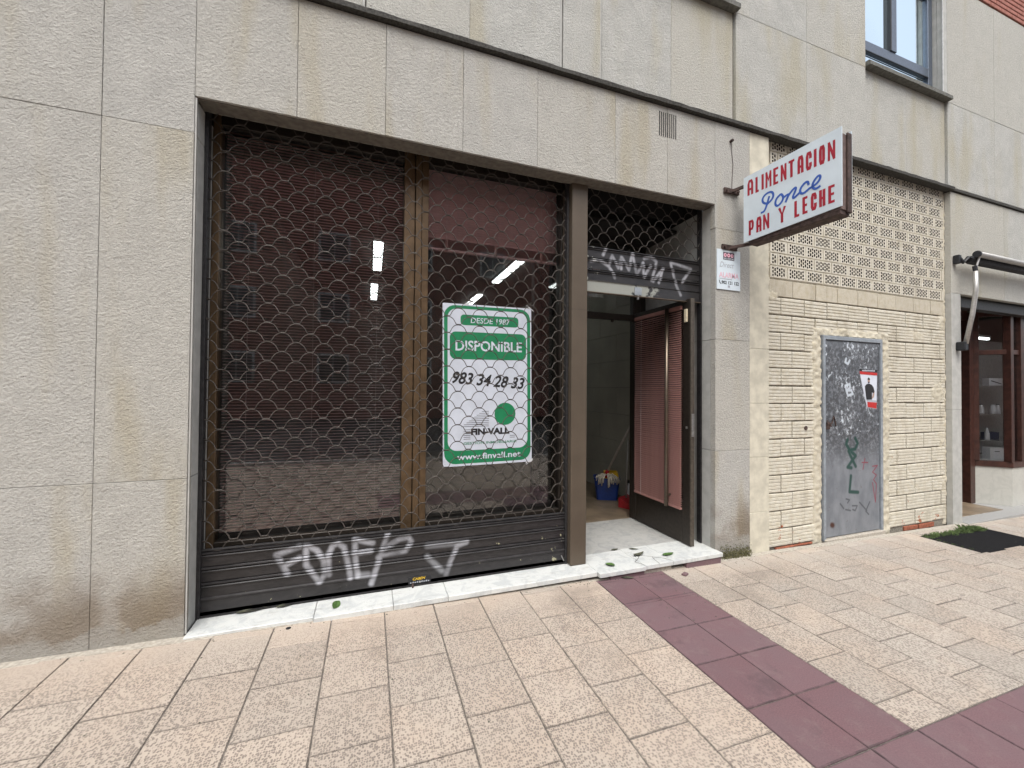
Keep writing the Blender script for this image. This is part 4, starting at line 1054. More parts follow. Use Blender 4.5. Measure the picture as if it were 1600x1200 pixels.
MB().box(-0.902, 0.214, 0.306, 0.312, 0.425, 3.035).build('pane', M['glass'], sw)
MB().box(0.386, 1.461, 0.306, 0.312, 0.425, 3.035).build('pane', M['glass'], sw)
MB().box(1.52, 1.526, 0.362, 0.90, 0.425, 3.0).build('pane', M['glass_clear'], sw)
fr(1.50, 1.545, 0.362, 0.90, 0.03, 0.425); fr(1.49, 1.56, 0.90, 0.98, 0.03, 3.0)
MB().box(-0.9, 1.5, 0.36, 0.70, 0.40, 0.42).build('window_board', M['backing'], sw)
# post
po = MB().cbox(1.470, 1.606, 0.092, 0.262, 0.032, 3.013, .004).build('post', M['post'], bld)
MB().cbox(1.4695, 1.6065, 0.0915, 0.2625, 2.02, 2.0215, .0004).build('post_joint', M['rail'], po)

# venetian blinds (hang behind the glass)
def slat_mesh(name, L, tilt, wd=0.025, axis='x', mat='blind_lit'):
    b = MB(); prof = []
    for i in range(5):
        u = (i / 4 - .5) * wd; c = 0.0022 * (1 - (2 * i / 4 - 1) ** 2)
        y = u * math.cos(tilt) - c * math.sin(tilt); z = u * math.sin(tilt) + c * math.cos(tilt)
        prof.append((y, z))
    b.prof_x(prof, 0, L, 1)
    if axis == 'y': b.v = [(y, x, z) for x, y, z in b.v]
    return b.mesh(name, M[mat], True)
bl = empty('venetian_blind', (-0.893, 0.352, 0.47)); tag(bl, 'long pink venetian blind lowered behind the left shop pane', 'blind')
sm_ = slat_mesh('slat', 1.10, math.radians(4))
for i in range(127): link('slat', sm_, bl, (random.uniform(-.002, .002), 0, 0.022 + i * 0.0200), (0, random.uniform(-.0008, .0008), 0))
MB().cbox(0, 1.10, -0.013, 0.013, -0.006, 0.012, .002).build('bottom_rail', M['blind'], bl)
MB().cbox(0, 1.10, -0.014, 0.014, 2.565, 2.60, .002).build('head_rail', M['blind'], bl)
for x in (0.135, 0.52, 0.93):
    for y in (-.0135,): MB().tube([(x, y, 0), (x, y, 2.57)], 0.0011, 5).build('ladder_cord', M['cord'], bl)
b2 = empty('venetian_blind', (0.392, 0.352, 2.44)); tag(b2, 'short pink venetian blind drawn up above the poster', 'blind')
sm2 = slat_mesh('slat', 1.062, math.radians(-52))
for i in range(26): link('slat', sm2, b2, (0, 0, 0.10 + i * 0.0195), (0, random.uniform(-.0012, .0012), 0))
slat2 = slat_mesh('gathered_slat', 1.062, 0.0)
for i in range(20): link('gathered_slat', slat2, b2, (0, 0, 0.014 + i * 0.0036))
MB().cbox(0, 1.062, -0.013, 0.013, -0.006, 0.012, .002).build('bottom_rail', M['blind_lit'], b2)
MB().cbox(0, 1.062, -0.014, 0.014, 0.60, 0.635, .002).build('head_rail', M['blind'], b2)
for x in (0.14, 0.53, 0.92):
    MB().tube([(x, -0.014, 0), (x, -0.014, 0.60)], 0.0011, 5).build('ladder_cord', M['cord'], b2)
    MB().cbox(x - .011, x + .011, -0.0165, -0.0145, -0.004, 0.085, .0005).build('tape_clip', M['blind'], b2)

# poster on the right pane
po_ = empty('poster', (0.515, 0.2995, 0.807)); tag(po_, 'green and white DISPONIBLE letting poster taped inside the right pane', 'poster')
PWd, PHt = 0.712, 1.225
PO, PU, PV = Vector((0, 0, 0)), Vector((1, -0.0, 0.012)), Vector((-0.012, 0, 1))
def pl_(name, pts, mat, off): return flat(name, pts, [tuple(range(len(pts)))], PO, PU, PV, M[mat], po_, off)
def uv(u, v): return (u * PWd, (1 - v) * PHt)
pl_('sheet', [(0, 0), (PWd, 0), (PWd, PHt), (0, PHt)], 'paper', 0.0)
def rr(name, u0, u1, v0, v1, r, mat, off): return pl_(name, rrect(u0 * PWd, u1 * PWd, (1 - v1) * PHt, (1 - v0) * PHt, r), mat, off)
rr('green_border', 0.014, 0.986, 0.010, 0.986, 0.085, 'green', .0006)
rr('white_field', 0.052, 0.948, 0.030, 0.905, 0.070, 'paper', .0011)
rr('green_pill', 0.19, 0.845, 0.065, 0.130, 0.026, 'green', .0016)
rr('green_block', 0.075, 0.935, 0.172, 0.342, 0.045, 'green', .0016)
def pt_(txt, u0, u1, v0, v1, mat, off=.0022, **k): return fit_text('print', txt, u0 * PWd, u1 * PWd, (1 - v1) * PHt, (1 - v0) * PHt, PO, PU, PV, M[mat], po_, off, **k)
pt_('DESDE 1987', .30, .745, .081, .116, 'paper', bold=.012, shear=.1)
pt_('DISPONIBLE', .135, .885, .225, .290, 'paper', bold=.02)
pt_('983 34 28 33', .10, .915, .435, .512, 'black', bold=.025, shear=.25, rot=-0.085)
n = 24
pl_('green_disc', [(.685 * PWd + .087 * math.cos(6.283 * k / n), (1 - .685) * PHt + .087 * math.sin(6.283 * k / n)) for k in range(n)], 'green', .0016)
for i in range(9):
    v = .665 + i * .0115; u0 = .42 - i * .028
    pl_('logo_line', [uv(u0, v + .003), uv(.50, v + .003), uv(.50, v), uv(u0, v)], 'black', .0016)
for i in range(6):
    v = .777 + i * .0115
    pl_('logo_line', [uv(.22, v + .003), uv(.295, v + .003), uv(.295, v), uv(.22, v)], 'black', .0016)
    pl_('logo_line', [uv(.74, v + .003), uv(.80, v + .003), uv(.80, v), uv(.74, v)], 'black', .0016) if i > 3 else None
pt_('FIN-VALL', .30, .735, .772, .813, 'black', bold=.055)
pt_('GESTIÓN INMOBILIARIA', .22, .82, .850, .870, 'green', bold=.01)
pt_('www.finvall.net', .15, .865, .925, .963, 'paper', bold=.02)
for (x, z, a) in ((0.20, 1.235, .5), (0.70, 1.225, -.6), (0.69, 0.0, .5)):
    c_, s_ = math.cos(a) * .035, math.sin(a) * .035
    pl_('tape', [(x - c_ - .004, z - s_ + .008), (x - c_ + .006, z - s_ - .006), (x + c_ + .006, z + s_ - .006), (x + c_ - .004, z + s_ + .008)], 'whiteplastic', .003)

# ------------------------------------------------------------------ roller shutters
YS = 0.165
def wave_mesh(name, x0, x1, phase):
    per = 0.160; amp = 0.0565
    key = [(0, 0), (.095, 0), (.120, .05), (.150, .22), (.19, .46), (.24, .67), (.31, .86), (.40, .97), (.5, 1.0), (.60, .97), (.69, .86), (.76, .67), (.81, .46), (.85, .22), (.88, .05), (.905, 0)]
    pts = []; k = -1
    while True:
        bx = x0 + phase * per + k * per
        if bx > x1: break
        for u, h in key:
            x = bx + u * per
            if x0 <= x <= x1: pts.append((x, 0.004 * (h - .5), h * amp))
        k += 1
    b = MB().tube(pts, 0.0029, 6)
    return b.mesh(name, M['rod'], True)
def slat_prof(h):
    return [(0.0, 0.0), (-0.001, h * .60), (-0.009, h * .645), (-0.010, h * .69), (-0.004, h * .745), (0.007, h * .765), (-0.003, h * .79), (-0.010, h * .83), (-0.010, h * .88), (0.002, h * .93), (0.014, h * .945), (0.014, h)]
sh = empty('roller_shutter', (0.26, YS, 0.03)); tag(sh, 'wide closed roller shutter of scalloped mesh with white graffiti on its lower slats', 'roller shutter')
OX, OZ = 0.26, 0.03
wm = [wave_mesh('mesh_rod', -0.925 - OX, 1.457 - OX, ph) for ph in (0.50, 0.0)]
for k in range(46):
    z = 0.415 + k * 0.0600
    if z > 3.20: break
    link('mesh_rod', wm[k % 2], sh, (0.0, random.uniform(-.0015, .0015), z - OZ), (random.uniform(-.12, .12), random.uniform(-.0012, .0012), 0))
hsl = 0.0895
smh = MB().prof_x(slat_prof(hsl), -0.930 - OX, 1.462 - OX, 1).mesh('shutter_slat', M['shutter'])
for i, z in enumerate((0.146, 0.236, 0.326)): link('shutter_slat', smh, sh, (0, random.uniform(-.001, .001), z - OZ))
MB().prof_x([(0.012, 0), (-0.004, 0.0), (-0.004, 0.088), (-0.010, 0.093), (-0.010, 0.101), (0.0, 0.107), (0.012, 0.107)], -0.932 - OX, 1.464 - OX, 1).build('bottom_bar', M['shutter'], sh, loc=(0, -0.002, 0.038 - OZ))
MB().prof_x([(0.012, 0), (-0.016, 0.0), (-0.016, 0.006), (-0.004, 0.008), (-0.004, 0.03)], -0.93 - OX, 1.462 - OX, 1).build('bottom_flange', M['rail'], sh, loc=(0, -0.002, 0.033 - OZ))
MB().prof_x([(0.010, 0.0), (-0.004, 0.0), (-0.006, 0.006), (-0.004, 0.012), (0.010, 0.012)], -0.930 - OX, 1.462 - OX, 1).build('top_rail', M['rail'], sh, loc=(0, 0, 0.4165 - OZ))
for x0, x1 in ((-0.944, -0.925), (1.452, 1.4695)): MB().cbox(x0 - OX, x1 - OX, -0.022, 0.03, 0.0, 3.2 - OZ, .002).build('guide_rail', M['rail'], sh)
# lock plate with maker's name
lp = MB().cbox(0.262 - OX, 0.415 - OX, -0.0105, -0.0065, 0.045 - OZ, 0.095 - OZ, .001).build('lock_plate', M['black'], sh)
LO = Vector((0.262 - OX, -0.0107, 0.045 - OZ))
fit_text('print', 'CABEN', .030, .115, .026, .044, LO, (1, 0, 0), (0, 0, 1), M['yellow'], lp, .0004, .02, .25)
for i in range(9): flat('small_print', [(.012 + i * .015, .008), (.022 + i * .015, .008), (.022 + i * .015, .015 + .004 * (i % 2)), (.012 + i * .015, .015)], [(0, 1, 2, 3)], LO, (1, 0, 0), (0, 0, 1), M['greyprint'], lp, .0004)
MB().tube([(0.078, -0.0107, 0.012), (0.078, -0.013, 0.012)], 0.006, 10).build('keyhole', M['steel'], lp, loc=LO - Vector((0, -0.0107, 0)))
MB().cbox(0.285 - OX, 0.297 - OX, -0.035, -0.018, -0.004, 0.030, .002).build('bolt', M['rust'], sh)
MB().tube([(1.42 - OX, -0.015, 0.07), (1.44 - OX, -0.022, 0.03)], 0.005, 7).build('bolt', M['steel'], sh)
# door shutter, rolled up to head height
s2 = empty('roller_shutter', (2.21, YS, 2.19)); tag(s2, 'narrow roller shutter half raised over the open entrance with white scribbled graffiti', 'roller shutter')
QX, QZ = 2.21, 2.19
wm2 = [wave_mesh('mesh_rod', 1.615 - QX, 2.803 - QX, ph) for ph in (0.16, 0.66)]
for k in range(13): link('mesh_rod', wm2[k % 2], s2, (0, 0, 2.568 + k * 0.06 - QZ), (random.uniform(-.05, .05), 0, 0))
smh2 = MB().prof_x(slat_prof(0.094), 1.612 - QX, 2.806 - QX, 1).mesh('shutter_slat', M['shutter_door'])
for z in (2.284, 2.378, 2.472): link('shutter_slat', smh2, s2, (0, 0, z - QZ))
MB().prof_x([(0.012, 0), (-0.004, 0.0), (-0.004, 0.084), (-0.010, 0.089), (0.0, 0.092), (0.012, 0.092)], 1.612 - QX, 2.806 - QX, 1).build('bottom_bar', M['shutter_door'], s2, loc=(0, -0.002, 2.190 - QZ))
MB().prof_x([(0.014, 0.02), (0.014, 0), (-0.016, 0.0), (-0.016, 0.006), (-0.004, 0.008)], 1.612 - QX, 2.806 - QX, 1).build('bottom_flange', M['post'], s2, loc=(0, -0.002, 2.182 - QZ))
MB().cbox(2.095 - QX, 2.165 - QX, -0.012, -0.007, 0.008, 0.072, .001).build('lock_plate', M['doorframe'], s2)
MB().tube([(2.13 - QX, -0.006, -0.03), (2.13 - QX, -0.006, 0.004)], 0.010, 8).build('lock_bolt', M['steel'], s2)
for x0, x1 in ((1.607, 1.620), (2.797, 2.811)): MB().cbox(x0 - QX, x1 - QX, -0.02, 0.03, 0.034 - QZ, 3.2 - QZ, .002).build('guide_rail', M['rail'], s2)

# ------------------------------------------------------------------ entrance: door frame and open glass door
ef = MB().cbox(1.56, 2.645, 0.93, 0.975, 2.135, 2.20, .003).build('entrance_frame', M['frame_dk'], bld)
for q in ((2.645, 2.735), (1.56, 1.60)): MB().cbox(q[0], q[1], 0.925, 0.985, 0.028, 2.93, .003).build('frame', M['frame_dk'], ef)
MB().cbox(2.737, 3.084, 0.94, 0.975, 0.028, 2.93, .003).build('side_panel', M['frame_dk'], ef)
MB().box(1.60, 2.645, 0.95, 0.956, 2.20, 2.93).build('pane', M['glass_clear'], ef)
b = MB(); b.tube([(2.38, 0.925, 2.12), (2.38, 0.91, 2.115)], 0.016, 8); b.build('closer', M['frame_dk'], ef)
gd = empty('glass_door', (2.66, 0.92, 0.035), parent=bld)
DXL = 2.66
def dbx(name, x0, x1, y0, y1, z0, z1, mat, c=.003): return MB().cbox(x0 - 2.66, x1 - 2.66, y0 - 0.92, y1 - 0.92, z0 - .035, z1 - .035, c).build(name, M[mat], gd)
dbx('stile', 2.640, 2.682, 0.112, 0.195, 0.036, 2.205, 'frame_dk'); dbx('stile', 2.640, 2.682, 0.868, 0.92, 0.036, 2.205, 'frame_dk')
dbx('rail', 2.640, 2.682, 0.197, 0.866, 2.125, 2.205, 'frame_dk'); dbx('bottom_panel', 2.642, 2.680, 0.197, 0.866, 0.036, 0.40, 'frame_dk')
dbx('edge_strip', 2.641, 2.681, 0.100, 0.1115, 0.036, 2.205, 'frame_edge', .002)
dbx('pane', 2.655, 2.661, 0.196, 0.867, 0.401, 2.124, 'glass_clear', .0005)
MB().tube([(-0.085, -0.59, 2.115), (-0.085, -0.59, 0.30)], 0.017, 12).build('pull_bar', M['handle'], gd, True)
for z in (1.98, 0.40): MB().tube([(-0.085, -0.59, z), (-0.018, -0.59, z)], 0.009, 8).build('pull_mount', M['handle'], gd)
dbx('alarm_contact', 2.625, 2.640, 0.135, 0.168, 2.00, 2.115, 'ivory', .003)
dbx('lock_strike', 2.648, 2.675, 0.0965, 0.0995, 0.99, 1.19, 'steel', .0005)
dbx('key_cylinder', 2.632, 2.640, 0.135, 0.155, 1.055, 1.075, 'steel', .002)
db = empty('venetian_blind', (2.627, 0.20, 0.335)); tag(db, 'pink venetian blind hanging on the open glass door', 'blind')
sm3 = slat_mesh('slat', 0.665, math.radians(38), axis='y', mat='blind')
for i in range(88): link('slat', sm3, db, (0, 0, 0.025 + i * 0.0200), (random.uniform(-.0012, .0012), 0, 0))
MB().cbox(-0.012, 0.012, 0, 0.665, -0.006, 0.012, .002).build('bottom_rail', M['blind'], db)
MB().cbox(-0.013, 0.013, 0, 0.665, 1.785, 1.82, .002).build('head_rail', M['blind'], db)
MB().tube([(-0.014, 0.55, 0), (-0.014, 0.55, 1.79)], 0.0012, 5).build('ladder_cord', M['cord'], db)

# bucket with wringer, mop, dustpan, bottle inside
bk = empty('mop_bucket', (2.84, 1.73, 0.024)); tag(bk, 'blue mop bucket with yellow wringer in the dim doorway', 'bucket')
def loft(rings, cap0=True, cap1=False):
    b = MB(); n = len(rings[0])
    for r_ in rings: b.v += r_
    for i in range(len(rings) - 1):
        for k in range(n): b.f.append((i * n + k, i * n + (k + 1) % n, (i + 1) * n + (k + 1) % n, (i + 1) * n + k))
    if cap0: b.f.append(tuple(range(n))[::-1])
    if cap1: b.f.append(tuple((len(rings) - 1) * n + k for k in range(n)))
    return b
def rect_ring(wx, wy, r, z, cx=0, cy=0): return [(x + cx, y + cy, z) for x, y in rrect(-wx, wx, -wy, wy, r, 3)]
loft([rect_ring(.125, .095, .03, 0), rect_ring(.155, .115, .03, .255), rect_ring(.163, .122, .03, .257), rect_ring(.163, .122, .03, .272), rect_ring(.150, .110, .03, .272), rect_ring(.122, .09, .03, .02)], True, True).build('tub', M['bucket'], bk, False, rot=(0, 0, -.5))
loft([rect_ring(.10, .10, .03, .26, .05), rect_ring(.085, .085, .03, .34, .05), rect_ring(.075, .075, .03, .34, .05), rect_ring(.06, .06, .02, .25, .05)], False, True).build('wringer', M['yellow'], bk, False, rot=(0, 0, -.5))
MB().tube([(-.15, -.06, .26), (-.17, -.09, .24)], .008, 8).build('handle_lug', M['bucket'], bk)
mp = empty('mop', (2.80, 1.66, 0.33)); tag(mp, 'string mop standing in the blue bucket, its handle leaning right', 'mop')
MB().tube([(0.0, 0, 0.04), (0.16, -0.38, 0.80), (0.20, -0.46, 0.95)], 0.014, 9).build('handle', M['palewood'], mp, True)
MB().tube([(-.01, .01, -.02), (0.008, -.01, .07)], .03, 10, radii=[.035, .018]).build('socket', M['redplastic'], mp)
b = MB()
for i in range(26):
    a = random.uniform(2.2, 5.6); r1 = random.uniform(.04, .07); r2 = random.uniform(.08, .15)
    b.tube([(0, 0, .0), (math.cos(a) * r1, math.sin(a) * r1, random.uniform(.0, .03)), (math.cos(a) * r2, math.sin(a) * r2, -.02), (math.cos(a) * r2 * 1.08, math.sin(a) * r2 * 1.08, random.uniform(-.12, -.06))], .008, 5)
b.build('strings', M['cotton'], mp, True)
dp = empty('dustpan', (2.92, 1.30, 0.024)); tag(dp, 'red long-handled dustpan on the floor behind the glass door', 'dustpan')
b = MB(); b.v = [(-.12, -.10, 0), (.12, -.10, 0), (.12, .12, 0), (-.12, .12, 0), (-.12, -.10, .012), (.12, -.10, .012), (.12, .12, .11), (-.12, .12, .11)]; b.f = [(0, 3, 2, 1), (4, 5, 6, 7), (0, 1, 5, 4), (2, 3, 7, 6), (0, 4, 7, 3), (1, 2, 6, 5)]
b.build('pan', M['redplastic'], dp, rot=(0, 0, .5)); MB().tube([(-.05, .06, .10), (-.01, .10, .45), (.02, .12, .78)], .009, 8).build('handle', M['alu'], dp, True)
bt = empty('cleaner_bottle', (3.0, 1.48, 0.024)); tag(bt, 'white cleaner bottle standing beside the red dustpan', 'bottle')
def circ(r, z, n=14): return [(r * math.cos(6.283 * k / n), r * math.sin(6.283 * k / n), z) for k in range(n)]
loft([circ(.04, 0), circ(.042, .02), circ(.042, .17), circ(.018, .21), circ(.016, .235)], True, True).build('body', M['whiteplastic'], bt, True); loft([circ(.02, .236), circ(.018, .27)], True, True).build('cap', M['blackmetal'], bt)

# ------------------------------------------------------------------ corner shop on the right
ph = empty('corner_shop_front', parent=bld)
FZ = -0.115
MB().cbox(6.545, 9.9, -0.045, 0.75, -0.25, FZ, .004).build('granite_threshold', M['granite'], ph)
MB().cbox(6.60, 7.75, 0.12, 0.60, FZ - .01, FZ + .006, .002).build('door_mat', M['floorbrown'], ph)
vit = MB()      # marble plinth with splayed corner
pl = [(7.84, 0.44), (8.10, 0.16), (9.9, 0.15), (9.9, 0.7), (7.84, 0.7)]
def prism(pts, z0, z1):
    b = MB(); n = len(pts); b.v = [(x, y, z0) for x, y in pts] + [(x, y, z1) for x, y in pts]
    b.f = [tuple(range(n))[::-1], tuple(range(n, 2 * n))] + [(i, (i + 1) % n, (i + 1) % n + n, i + n) for i in range(n)]
    return b
vt2 = prism(pl, FZ + .001, 0.40).build('display_plinth', M['base_marble'], ph)
def offs(pts, d): return [(x - d * .7, y - d) for x, y in pts[:2]] + [(pts[2][0], pts[2][1] - d)] + pts[3:]
prism(offs(pl, .012), 0.401, 0.475).build('wood_sill', M['wood'], ph)
def post_at(x, y, w, z0, z1, nm='wood_post', a=0.0): return MB().cbox(-w / 2, w / 2, -w / 2, w / 2, z0, z1, .004).build(nm, M['wood'], ph, loc=(x, y, 0), rot=(0, 0, a))
SPL = math.atan2(0.16 - .44, 8.10 - 7.84)
post_at(7.80, 0.47, 0.115, FZ, 2.50); post_at(7.87, 0.415, .06, .476, 2.50, a=SPL); post_at(8.095, 0.185, 0.075, 0.476, 2.50); post_at(8.36, 0.19, 0.085, 0.476, 2.50); post_at(9.3, 0.19, 0.09, 0.476, 2.50)
def beam(p, q, z0, z1, w, nm, mat='wood'):
    p = Vector(p); q = Vector(q); d = q - p; L = d.length; a = math.atan2(d.y, d.x)
    return MB().cbox(0, L, -w / 2, w / 2, z0, z1, .003).build(nm, M[mat], ph, loc=(p.x, p.y, 0), rot=(0, 0, a))
for z0, z1 in ((1.92, 1.985), (2.44, 2.56)):
    beam((7.85, .43), (8.09, .19), z0, z1, .05, 'wood_rail'); beam((8.10, .19), (9.9, .19), z0 + .002, z1 - .002, .05, 'wood_rail')
beam((6.55, .47), (7.75, .47), 2.40, 2.56, .06, 'wood_rail')
beam((6.54, .12), (9.9, .12), 2.43, 2.545, .10, 'shutter_case', 'rail')
for (p, q) in (((7.87, .42), (8.09, .195)), ((8.10, .19), (9.9, .19))):
    beam(p, q, .476, 1.92, .005, 'pane', 'glass_clear'); beam(p, q, 1.985, 2.44, .005, 'pane', 'glass_clear')
dr = MB().cbox(6.58, 7.74, 0.60, 0.64, FZ + .01, 2.40, .004).build('entrance_door', M['wood'], ph)
MB().box(6.70, 7.62, 0.592, 0.598, 0.5, 2.3).build('pane', M['winblack'], dr)
# pharmacy interior
pi_ = MB(); pi_.box(6.5, 12, 3.6, 3.65, -.2, 3.0); pi_.box(11.95, 12, .7, 3.6, -.2, 3.0); pi_.box(6.5, 6.53, .9, 3.6, -.2, 3.0); pi_.box(6.5, 12, .3, 3.65, 2.98, 3.02)
pi_o = pi_.build('corner_shop_wall', M['wallpaint']); tag(pi_o, 'back room walls of the corner shop', None, None, 'structure')
pf = MB().box(6.5, 12, .75, 3.65, -.2, FZ - .005).build('corner_shop_floor', M['floorbrown']); tag(pf, 'floor of the corner shop', None, None, 'structure')
for (x, y, z, L, lb) in ((9.42, 1.0, 2.32, .34, 'lit tube in the corner shop, the lower and longer one'), (9.27, 1.0, 2.465, .14, 'lit tube in the corner shop, the upper and shorter one')):
    t = empty('strip_lamp', (x, y, z)); tag(t, lb, 'ceiling lamp', 'strip lamps in the corner shop')
    MB().cbox(-L, L, -.02, .02, -.03, 0, .003).build('tube', M['tube'], t); MB().cbox(-L, L, -.035, .035, .001, .04, .003).build('housing', M['whiteplastic'], t)
# glass shelves and goods
for z in (0.74, 1.10, 1.49):
    prism([(7.95, .41), (8.13, .22), (9.2, .22), (9.2, .62), (7.95, .62)], z, z + .010).build('glass_shelf', M['glass_clear'], ph)
    beam((7.955, .405), (8.125, .222), z + .0005, z + .0095, .006, 'shelf_edge', 'alu')
prism([(7.9, .45), (8.12, .22), (9.2, .22), (9.2, .66), (7.9, .66)], .4755, .482).build('display_board', M['panewhite'], ph)
post_at(8.42, 0.70, .16, .49, 2.4, 'inner_wood_post')
beam((8.05, .72), (9.4, .72), .49, 2.2, .02, 'display_back', 'alu')
def carton(x, y, z, w, d, h, mat, rz, lb, stripe=None):
    o = MB().cbox(-w / 2, w / 2, -d / 2, d / 2, 0, h, .002).build('carton', M[mat], None, loc=(x, y, z), rot=(0, 0, rz)); tag(o, lb, 'box', 'goods in the display window')
    if stripe:
        flat('printed_stripe', stripe, [tuple(range(len(stripe)))], (-w / 2, -d / 2 - .0008, 0), (1, 0, 0), (0, 0, 1), M['black'], o)
    return o
carton(8.17, .36, .483, .20, .10, .165, 'whiteplastic', -.35, 'wide white carton on the bottom of the corner display window', [(.06, .105), (.13, .105), (.13, .115), (.06, .115)])
carton(8.22, .38, 1.501, .20, .08, .105, 'whiteplastic', -.3, 'white carton with black stripes on the top glass shelf', [(.03, .06), (.18, .02), (.18, .03), (.03, .075)])
carton(8.24, .42, .751, .18, .08, .10, 'boxnavy', -.3, 'low navy carton on the lowest glass shelf')
carton(8.06, .55, 1.111, .09, .06, .33, 'boxtan', -.5, 'tall tan carton on the middle glass shelf')
def bottle(x, y, z, r, h, lb, cap='blackmetal', taper=.6):
    t = empty('bottle', (x, y, z)); tag(t, lb, 'bottle', 'goods in the display window')
    loft([circ(r, 0), circ(r * 1.02, .01), circ(r * .95, h * .55), circ(r * taper, h * .85), circ(r * taper * .8, h * .9)], True, True).build('body', M['whiteplastic'], t, True)
    loft([circ(r * taper * .9, h * .9), circ(r * taper * .8, h)], True, True).build('cap', M[cap], t); return t
bottle(8.03, .42, 1.111, .030, .135, 'white bottle with dark cap on the middle glass shelf, leftmost')
bottle(8.17, .36, 1.111, .032, .125, 'all-white bottle on the middle glass shelf', 'whiteplastic', .75)
bottle(8.27, .35, 1.111, .028, .135, 'white bottle with dark cap on the middle glass shelf, beside the corner post')
bottle(8.07, .38, .751, .026, .165, 'slim white pump bottle on the lowest glass shelf', 'whiteplastic', .45)
bottle(8.27, .30, .483, .030, .185, 'white bottle beside the wide carton at the bottom of the display', 'whiteplastic', .7)
# awning
aw_ = empty('folded_awning', (6.42, -0.05, 2.94)); tag(aw_, 'rolled dark awning with grey front bar and bent drop arm over the corner shop', 'awning')
def awl(b, nm, mat, smooth=False):
    o = b.build(nm, M[mat], aw_, smooth); b_ = o.data
    for v in b_.vertices: v.co -= Vector((6.42, -0.05, 2.94))
    return o
awl(MB().tube([(6.50, -.10, 2.925), (9.6, -.10, 2.925)], .048, 14), 'cloth_roll', 'awncloth', True)
awl(MB().tube([(6.47, -.17, 2.968), (9.6, -.17, 2.968)], .030, 14), 'front_bar', 'awnmetal', True)
awl(MB().tube([(6.445, -.17, 2.968), (6.472, -.17, 2.968)], .036, 14), 'bar_end_cap', 'blackmetal')
awl(MB().cbox(6.37, 6.42, -.06, -.003, 2.89, 2.99, .006), 'wall_bracket', 'blackmetal')
awl(MB().tube([(6.40, -.04, 2.96), (6.43, -.07, 2.90), (6.47, -.09, 2.95), (6.52, -.10, 2.93)], .022, 8), 'bracket_arm', 'blackmetal')
awl(MB().tube([(6.475, -.15, 2.80), (6.52, -.165, 2.95)], .010, 8), 'arm_link', 'alu')
awl(MB().tube([(6.465, -.145, 2.84), (6.475, -.15, 2.77)], .022, 8), 'arm_joint', 'blackmetal')
awl(MB().tube([(6.472, -.15, 2.78), (6.485, -.145, 2.55), (6.478, -.12, 2.30), (6.46, -.07, 1.96)], .022, 10), 'drop_arm', 'alu', True)
awl(MB().cbox(6.415, 6.485, -.085, -.003, 1.885, 1.985, .008), 'arm_bracket', 'blackmetal')

# ------------------------------------------------------------------ leaves and crumbs on threshold and pavement
def leaf(x, y, z, L, w, rz, mat, lb, curl=.25, rx=0.0):
    b = MB(); n = 7; rows = []
    for i in range(n):
        t = i / (n - 1); ww = w * math.sin(math.pi * (t * .93 + .04)) ** .8 * (1 - .25 * t); zc = curl * L * (t - .5) ** 2
        for s in (-1, -.5, 0, .5, 1): b.v.append((L * (t - .5), s * ww / 2, zc + abs(s) * ww * .18 + .002))
    for i in range(n - 1):
        for k in range(4): a = i * 5 + k; b.f.append((a, a + 5, a + 6, a + 1))
    o = b.build('fallen_leaf', M[mat], None, True, loc=(x, y, z), rot=(rx, 0, rz)); tag(o, lb, 'leaf', 'fallen leaves by the shop'); return o
leaf(-0.185, 0.055, .033, .085, .055, 1.2, 'leaf', 'green leaf lying on the sill under the graffiti', .2, .5)
leaf(1.77, 0.01, .033, .075, .060, 2.3, 'leaf', 'green leaf on the threshold next to the bronze post')
leaf(2.10, 0.10, .033, .12, .05, .2, 'leaf_dry', 'dark curled leaf beside the cracks in the threshold', .6)
leaf(2.34, 0.03, .033, .12, .05, .1, 'leaf', 'large dark green leaf on the threshold near the open door')
leaf(1.98, .26, .031, .07, .03, .05, 'leaf_dry', 'small dry leaf on the worn entrance marble, left one')
leaf(2.14, .22, .031, .08, .03, -.5, 'leaf_dry', 'small dry leaf on the worn entrance marble, right one')
leaf(-0.66, 0.145, .034, .16, .045, .1, 'leaf_dry', 'long olive leaf jammed under the left end of the shutter', .1)
leaf(-0.48, 0.145, .034, .10, .04, .2, 'leaf_dry', 'short olive leaf jammed under the shutter beside the long one', .1)
leaf(1.86, -0.09, gz(1.9) + .002, .10, .035, -.4, 'leaf_dry', 'olive leaf on the mauve tiles below the broken threshold')
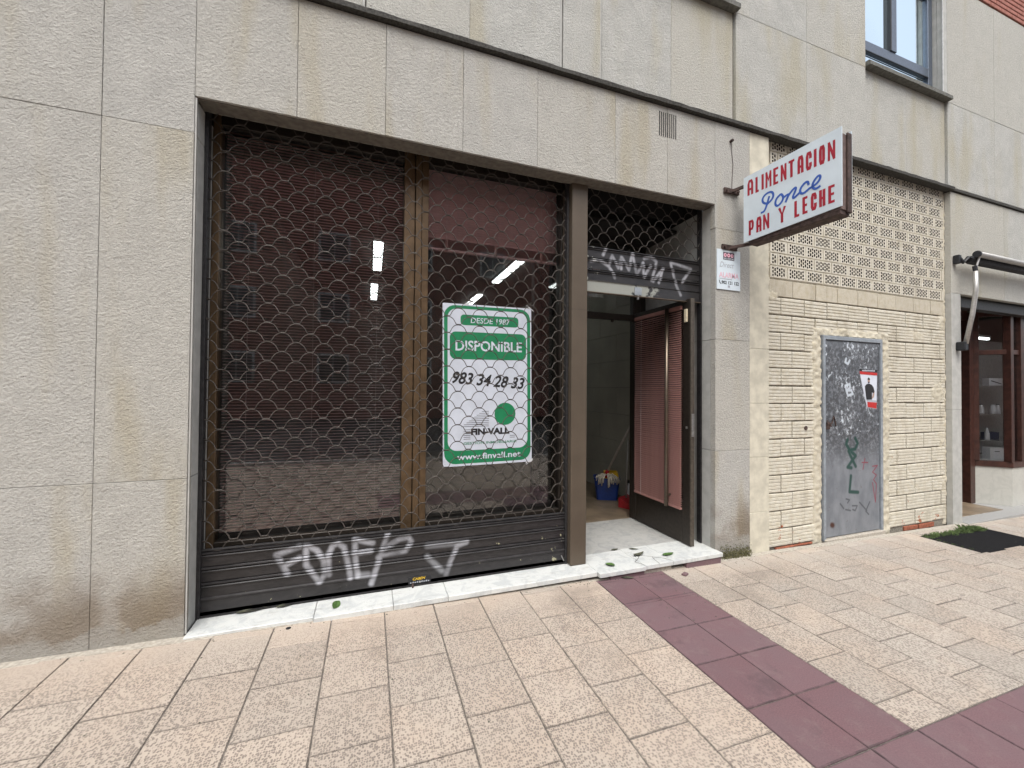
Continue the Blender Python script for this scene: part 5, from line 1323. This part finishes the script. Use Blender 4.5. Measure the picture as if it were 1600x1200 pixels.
cr = MB().cbox(-.026, .026, -.018, .018, 0, .016, .004).build('tile_chip', M['redtile'], None, loc=(2.33, -.17, gz(2.33)), rot=(0, 0, .4)); tag(cr, 'broken red tile chip lying on the sand tiles near the step', 'rubble')
dh = MB().tube([(-0.425, -0.075, gz(-.42) - .02), (-0.425, -0.075, gz(-.42) + .0015)], .014, 14).build('drain_hole', M['void'], None); tag(dh, 'small round black hole in the tile before the sill', 'hole')

gb = MB()
for i in range(420):
    x = random.uniform(-1.8, 6.6) if i % 3 else random.uniform(1.2, 3.3); y = -0.03 - abs(random.gauss(0, 0.05 if i % 2 else 0.5)); sz = random.uniform(0.0012, 0.0042); z = gz(x) + 0.0005
    if y < -1.9: continue
    a = random.random() * 3.14; c_, s_ = math.cos(a) * sz, math.sin(a) * sz * 1.6; h_ = sz * random.uniform(.5, 1.1)
    n0 = len(gb.v); gb.v += [(x - c_, y - s_, z), (x + s_, y - c_, z), (x + c_, y + s_, z), (x - s_, y + c_, z), (x, y, z + h_)]; gb.f += [(n0, n0 + 1, n0 + 4), (n0 + 1, n0 + 2, n0 + 4), (n0 + 2, n0 + 3, n0 + 4), (n0 + 3, n0, n0 + 4)]
o = gb.build('grit', M['cement']); o.data.materials.clear(); o.data.materials.append(M['leaf_dry']); tag(o, 'loose dark grit scattered over the pavement', 'grit', None, 'stuff')

# ------------------------------------------------------------------ building across the street (seen mirrored in the panes)
ob = empty('brick_block', (0, -19, -.2)); tag(ob, 'red brick block across the street, mirrored in the shop glass', 'building')
MB().box(-30, 12.5, -6, 0, 0, 13.2).build('wall', M['oppbrick'], ob); MB().box(12.5, 34, -6, -1.5, 0, 4.6).build('added_low_wing', M['oppbrick'], ob)  # low wing is invented, kept low to let sky light reach the panes
wf = MB().box(-.75, .75, 0, .05, -.75, .75).mesh('window', M['panewhite']); wp = MB().box(-.64, -.03, .05, .06, -.64, .64).box(.03, .64, .05, .06, -.64, .64).mesh('pane', M['winblack'])
for j in range(3):
    for i in range(9):
        o = link('window', wf, ob, (-27 + i * 4.2 + (j % 2) * .0, .002, 2.6 + j * 3.1)); link('pane', wp, o)
